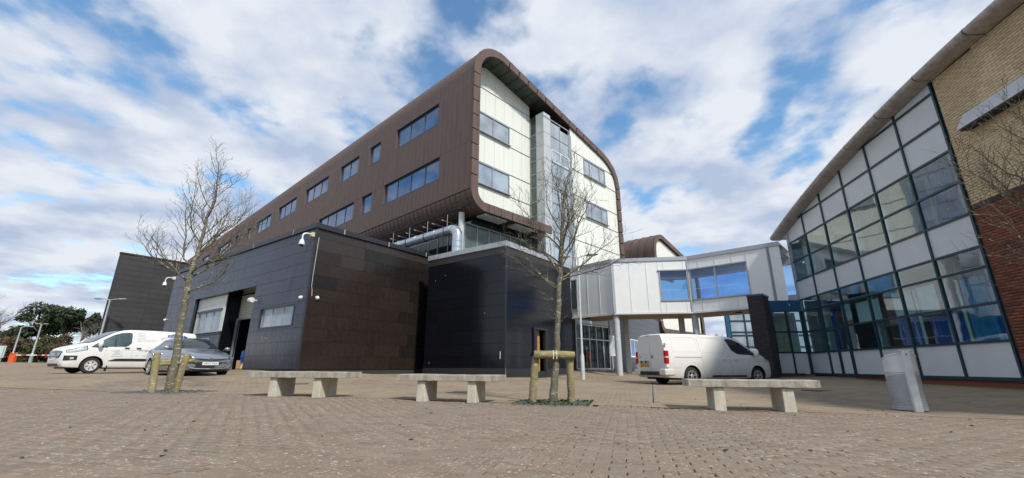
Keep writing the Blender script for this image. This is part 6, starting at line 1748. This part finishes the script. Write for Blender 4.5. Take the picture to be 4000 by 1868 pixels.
# ------------------------------------------------------------------ far left: barrier, sign, trees
bx_, by_ = -61.6, 55.0; zb_ = zg(bx_, by_)
ba = thing('road_barrier', 'orange barrier box with a long red and white striped pole', 'barrier', (bx_, by_, zb_), radians(2))
mb = MB(); mb.box(-.32, .32, -.2, .2, -.05, 1.0); mb.build('cabinet', M['orange'], ba, bevel=.04); mb = MB(); mb.box(-.2, .2, -.26, .26, 1.0, 1.12); mb.build('pivot', M['orange'], ba, bevel=.03)
for k in range(12):
    mb = MB(); mb.box(.32 + k * .62, .32 + (k + 1) * .62, -.05, .05, .82, .94); mb.build('pole_stripe', M['red'] if k % 3 == 1 else M['white_steel'], ba)
mb = MB(); mb.lathe([(.001, -.06), (.16, -.06), (.16, -.07), (.001, -.07)], 16, 'y', o=(3.9, 0, .88)); mb.build('stop_disc', M['red'], ba)
mb = MB(); mb.box(5.4, 5.5, -.04, .04, 0.0, .82); mb.build('prop_leg', M['alu_dark'], ba)
sg = thing('notice_board', 'pale green notice board at the extreme left edge', 'sign', (-63.9, 55.0, zg(-63.9, 55)), radians(12))
mb = MB(); mb.box(-.8, .9, -.03, .03, .55, 2.0); mb.build('board', M['sign_face'], sg); mb = MB(); mb.box(-.84, .94, -.05, .05, 2.0, 2.08); mb.build('board_cap', M['dark_trim'], sg)
mb = MB(); mb.box(-.7, -.6, -.06, -.031, -.1, 1.9); mb.box(.7, .8, -.06, -.031, -.1, 1.9); mb.build('post', M['alu'], sg)
verge = sheet('verge', sp((-170, -46, 4)), sp((60, 130, 4)), M['grass'], .03)
def leafy(name, x, y, w, h, zlo, n, mat, label, seed, cat='tree', group=None, lobes=9, leaf=.30, trunk=True, tmat='twig'):
    z = zg(x, y); t = thing(name, label, cat, (x, y, z), 0, group); rg = np.random.default_rng(seed)
    L_ = np.stack([rg.uniform(-.36, .36, lobes) * w, rg.uniform(-.3, .3, lobes) * w, zlo + (h - zlo) * rg.uniform(.18, .82, lobes)], 1); Lr = np.stack([w * rg.uniform(.13, .24, lobes), w * rg.uniform(.13, .22, lobes), (h - zlo) * rg.uniform(.10, .2, lobes)], 1)
    k = rg.integers(0, lobes, n); d = rg.normal(0, 1, (n, 3)); d /= np.linalg.norm(d, axis=1)[:, None]; rad = rg.uniform(.25, 1.12, n) ** .6
    P = L_[k] + d * Lr[k] * rad[:, None]
    V = np.zeros((n, 4, 3)); a = rg.normal(0, 1, (n, 3)); a /= np.linalg.norm(a, axis=1)[:, None]; b = np.cross(a, rg.normal(0, 1, (n, 3))); b /= np.linalg.norm(b, axis=1)[:, None]
    s = rg.uniform(.5, 1.2, n)[:, None] * leaf
    V[:, 0] = P - a * s; V[:, 1] = P + b * s * .45; V[:, 2] = P + a * s; V[:, 3] = P - b * s * .45
    me = np_mesh('crown', V.reshape(-1, 3), np.arange(n * 4).reshape(n, 4)); me.materials.append(M[mat]); o = bpy.data.objects.new('crown', me); COL.objects.link(o); o.parent = t
    if trunk:
        mb = MB(); mb.tube([(0, 0, -.2), (.1, 0, h * .3), (-.05, 0, h * .62)], [.03 * h, .022 * h, .012 * h], 8)
        for q in L_: mb.tube([(0, 0, h * .3 + (q[2] - h * .3) * .3), tuple(q)], [.012 * h, .004 * h], 5)
        mb.build('trunk', M[tmat], t)
    return t
leafy('pine_tree', -90.0, 80, 6.6, 7.0, 2.6, 3000, 'pine', 'broad dark pine left of the pine clump at far left', 1, leaf=.36, lobes=18)
leafy('pine_tree', -85.4, 80, 7.4, 11.0, 4.6, 3800, 'pine', 'tallest dark pine in the middle of the clump at far left', 2, leaf=.36, lobes=22)
leafy('pine_tree', -80.5, 79, 6.2, 10.4, 4.6, 3000, 'pine', 'dark pine with open lower branches right of the clump', 3, leaf=.36, lobes=18)
leafy('pine_tree', -77.2, 79, 4.6, 9.6, 4.2, 2600, 'pine', 'small rightmost pine next to the charcoal hall', 4, leaf=.34, lobes=9)
for i, (x, y, w, h, mt, lb) in enumerate(((-92, 76, 8, 4.8, 'shrub', 'olive shrub at the extreme left behind the notice board'), (-86.5, 75, 8, 4.4, 'rust', 'russet shrub behind the barrier cabinet'), (-81, 75, 8, 5.0, 'shrub', 'dark olive shrub behind the barrier pole'), (-75, 74, 7, 4.6, 'rust', 'russet shrub beside the white van bonnet'))):
    leafy('shrub', x, y, w, h, -2.2, 4200, mt, lb, 40 + i, 'shrub', 'shrubs on the verge', 12, .30, False)
    leafy('shrub', x + 4, y + 2.5, w, h * .75, -2.2, 3000, 'shrub', ('second row olive shrub behind ' + lb.split(' behind ')[-1].split(' beside ')[-1]), 60 + i, 'shrub', 'shrubs on the verge', 10, .30, False)
def far_bare(x, y, h, label, seed, spread=.55, group='bare trees in the distance', n=7):
    z = zg(x, y); t = thing('bare_tree', label, 'tree', (x, y, z), 0, group); rr = random.Random(seed)
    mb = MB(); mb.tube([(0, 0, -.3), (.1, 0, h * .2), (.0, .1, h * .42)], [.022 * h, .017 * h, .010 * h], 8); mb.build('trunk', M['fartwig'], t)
    mb = MB()
    def br(p, d, L_, r, lv):
        q = p + d * L_ * .5 + Vector((rr.gauss(0, .06), rr.gauss(0, .06), 0)) * L_; e = p + d * L_
        mb.tube([p, q, e], [r, r * .7, r * .4], 3, cap=False)
        if lv == 0: return
        for _ in range(4 if lv > 1 else 5):
            f = rr.uniform(.35, 1); nd = (d + Vector((rr.gauss(0, spread), rr.gauss(0, spread), rr.gauss(.12, .35)))).normalized(); br(p.lerp(e, f), nd, L_ * rr.uniform(.5, .75), max(.012, r * .55), lv - 1)
    for i in range(n):
        a = 2 * pi * i / n + rr.random(); br(Vector((0, 0, h * rr.uniform(.16, .4))), Vector((cos(a) * .6, sin(a) * .6, 1)).normalized(), h * rr.uniform(.26, .36), .008 * h, 3)
    mb.build('crown', M['fartwig'], t, fix=False)
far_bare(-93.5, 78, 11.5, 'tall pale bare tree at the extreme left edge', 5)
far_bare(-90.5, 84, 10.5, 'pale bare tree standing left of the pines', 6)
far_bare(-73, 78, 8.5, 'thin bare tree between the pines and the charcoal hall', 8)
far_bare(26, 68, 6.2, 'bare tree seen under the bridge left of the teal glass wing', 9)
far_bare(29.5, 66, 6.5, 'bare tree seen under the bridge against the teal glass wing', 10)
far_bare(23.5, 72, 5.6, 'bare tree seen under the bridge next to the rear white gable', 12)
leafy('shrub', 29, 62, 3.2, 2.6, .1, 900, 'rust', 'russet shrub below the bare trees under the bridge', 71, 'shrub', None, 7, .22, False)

# fire extinguisher seen through the lobby glass
p = Matrix.Rotation(C30, 4, 'Z') @ Vector((10.25, -.22, 0)) + Vector((-2.1327, 22, .95)); ex = thing('fire_extinguisher', 'red fire extinguisher standing at the lobby glazing', 'extinguisher', p)
mb = MB(); mb.lathe([(.001, 0), (.085, 0), (.09, .05), (.09, .55), (.04, .64), (.03, .70), (.001, .70)], 14); mb.build('cylinder', M['ext_red'], ex, smooth=True)
mb = MB(); mb.box(-.02, .09, -.02, .02, .70, .76); mb.build('handle', M['ink'], ex)
p = Matrix.Rotation(C30, 4, 'Z') @ Vector((9.9, -.3, 0)) + Vector((-2.1327, 22, zg(4.9, 29))); bo = thing('bollard_post', 'thin rusty post beside the lobby door behind the lamp post', 'post', p)
mb = MB(); mb.tube([(0, 0, -.1), (0, 0, 1.35)], .045, 8); mb.build('shaft', M['rusty'], bo); mb = MB(); mb.sphere((0, 0, 1.36), .08, 8, 6); mb.build('knob', M['cctv'], bo)

# moss along the foot of the buildings, leaf litter and specks on the paving
rg = np.random.default_rng(12)
def strip_stuff(name, a, b, width, n, mat, label=None):
    a, b = np.array(a), np.array(b); d = (b - a); Lg = np.linalg.norm(d); d /= Lg; nn = np.array([-d[1], d[0]])
    s = rg.uniform(0, Lg, n); w = np.abs(rg.normal(0, width * .5, n)); x = a[0] + d[0] * s + nn[0] * w; y = a[1] + d[1] * s + nn[1] * w
    P = np.stack([x, y, zg_np(x, y) + .003], 1); tvv = [(-.5, -.5, 0), (.5, -.5, 0), (.5, .5, 0), (-.5, .5, 0), (0, 0, .6)]
    V, F = stamp(tvv, [(0, 1, 4, 4), (1, 2, 4, 4), (2, 3, 4, 4), (3, 0, 4, 4)], P, rg.uniform(0, 6, n), np.stack([rg.uniform(.03, .09, n), rg.uniform(.03, .09, n), rg.uniform(.008, .02, n)], 1))
    me = np_mesh(name, V, F[:, :3].copy()); me.materials.append(M[mat]); o = bpy.data.objects.new(name, me); COL.objects.link(o); return tag(o, label, None, None, 'stuff')
hp = lambda u, y=0.12: (RX + .144 * u - .99 * y, RY + .99 * u + .144 * y)
strip_stuff('moss', hp(-8, .1), hp(3.2, .1), .22, 2600, 'moss', 'yellow green moss along the foot of the glass and brick wall')
strip_stuff('moss', (-4.3, 23.0), (-8.6, 18.2), .25, 900, 'moss', 'yellow green moss along the foot of the brown workshop wall')
strip_stuff('moss', (3.42, 24.3), (-.2, 19.35), .12, 500, 'moss', 'thin moss along the foot of the black enclosure beside the hatch')
n = 70; ang = rg.uniform(-1.05, 1.05, n); dist = rg.uniform(3.2, 11, n); P = np.stack([dist * np.sin(ang) * .95, dist * np.cos(ang), np.zeros(n)], 1); P[:, 2] = zg_np(P[:, 0], P[:, 1]) + .002
V, F = stamp([(-.5, -.3, 0), (.1, -.5, .4), (.5, 0, .1), (.1, .5, .5), (-.4, .3, 0)], [(0, 1, 2, 3), (0, 3, 4, 4)], P, rg.uniform(0, 6, n), np.stack([rg.uniform(.03, .06, n), rg.uniform(.02, .04, n), rg.uniform(.01, .03, n)], 1)); F = F[F[:, 2] != F[:, 3]]
me = np_mesh('leaf_litter', V, F); me.materials.append(plain('dead_leaf', (.035, .026, .02), .9)); o = bpy.data.objects.new('leaf_litter', me); COL.objects.link(o); tag(o, 'scattered dark dead leaves on the block paving', None, None, 'stuff')

# unseen brick building added behind the viewer to darken the low reflections
bb = thing('added_brick_block', 'unseen brick building added behind the viewer to darken reflections', 'building', (0, -30, 0))
mb = MB(); mb.box(-60, 45, -8, 0, -.2, 8.5); mb.build('wall', M['redb'], bb)
mb = MB(); mb.box(-60.3, 45.3, -8.3, .3, 8.51, 8.9); mb.build('roof', M['dark_trim'], bb)
for k in range(16):
    for z in (1.2, 4.8): window(bb, 'x', -56 + k * 6.2, -53 + k * 6.2, z, z + 1.8, .01, 3, M['white_steel'], M['pane_dark'], .06, .08, outward=1)
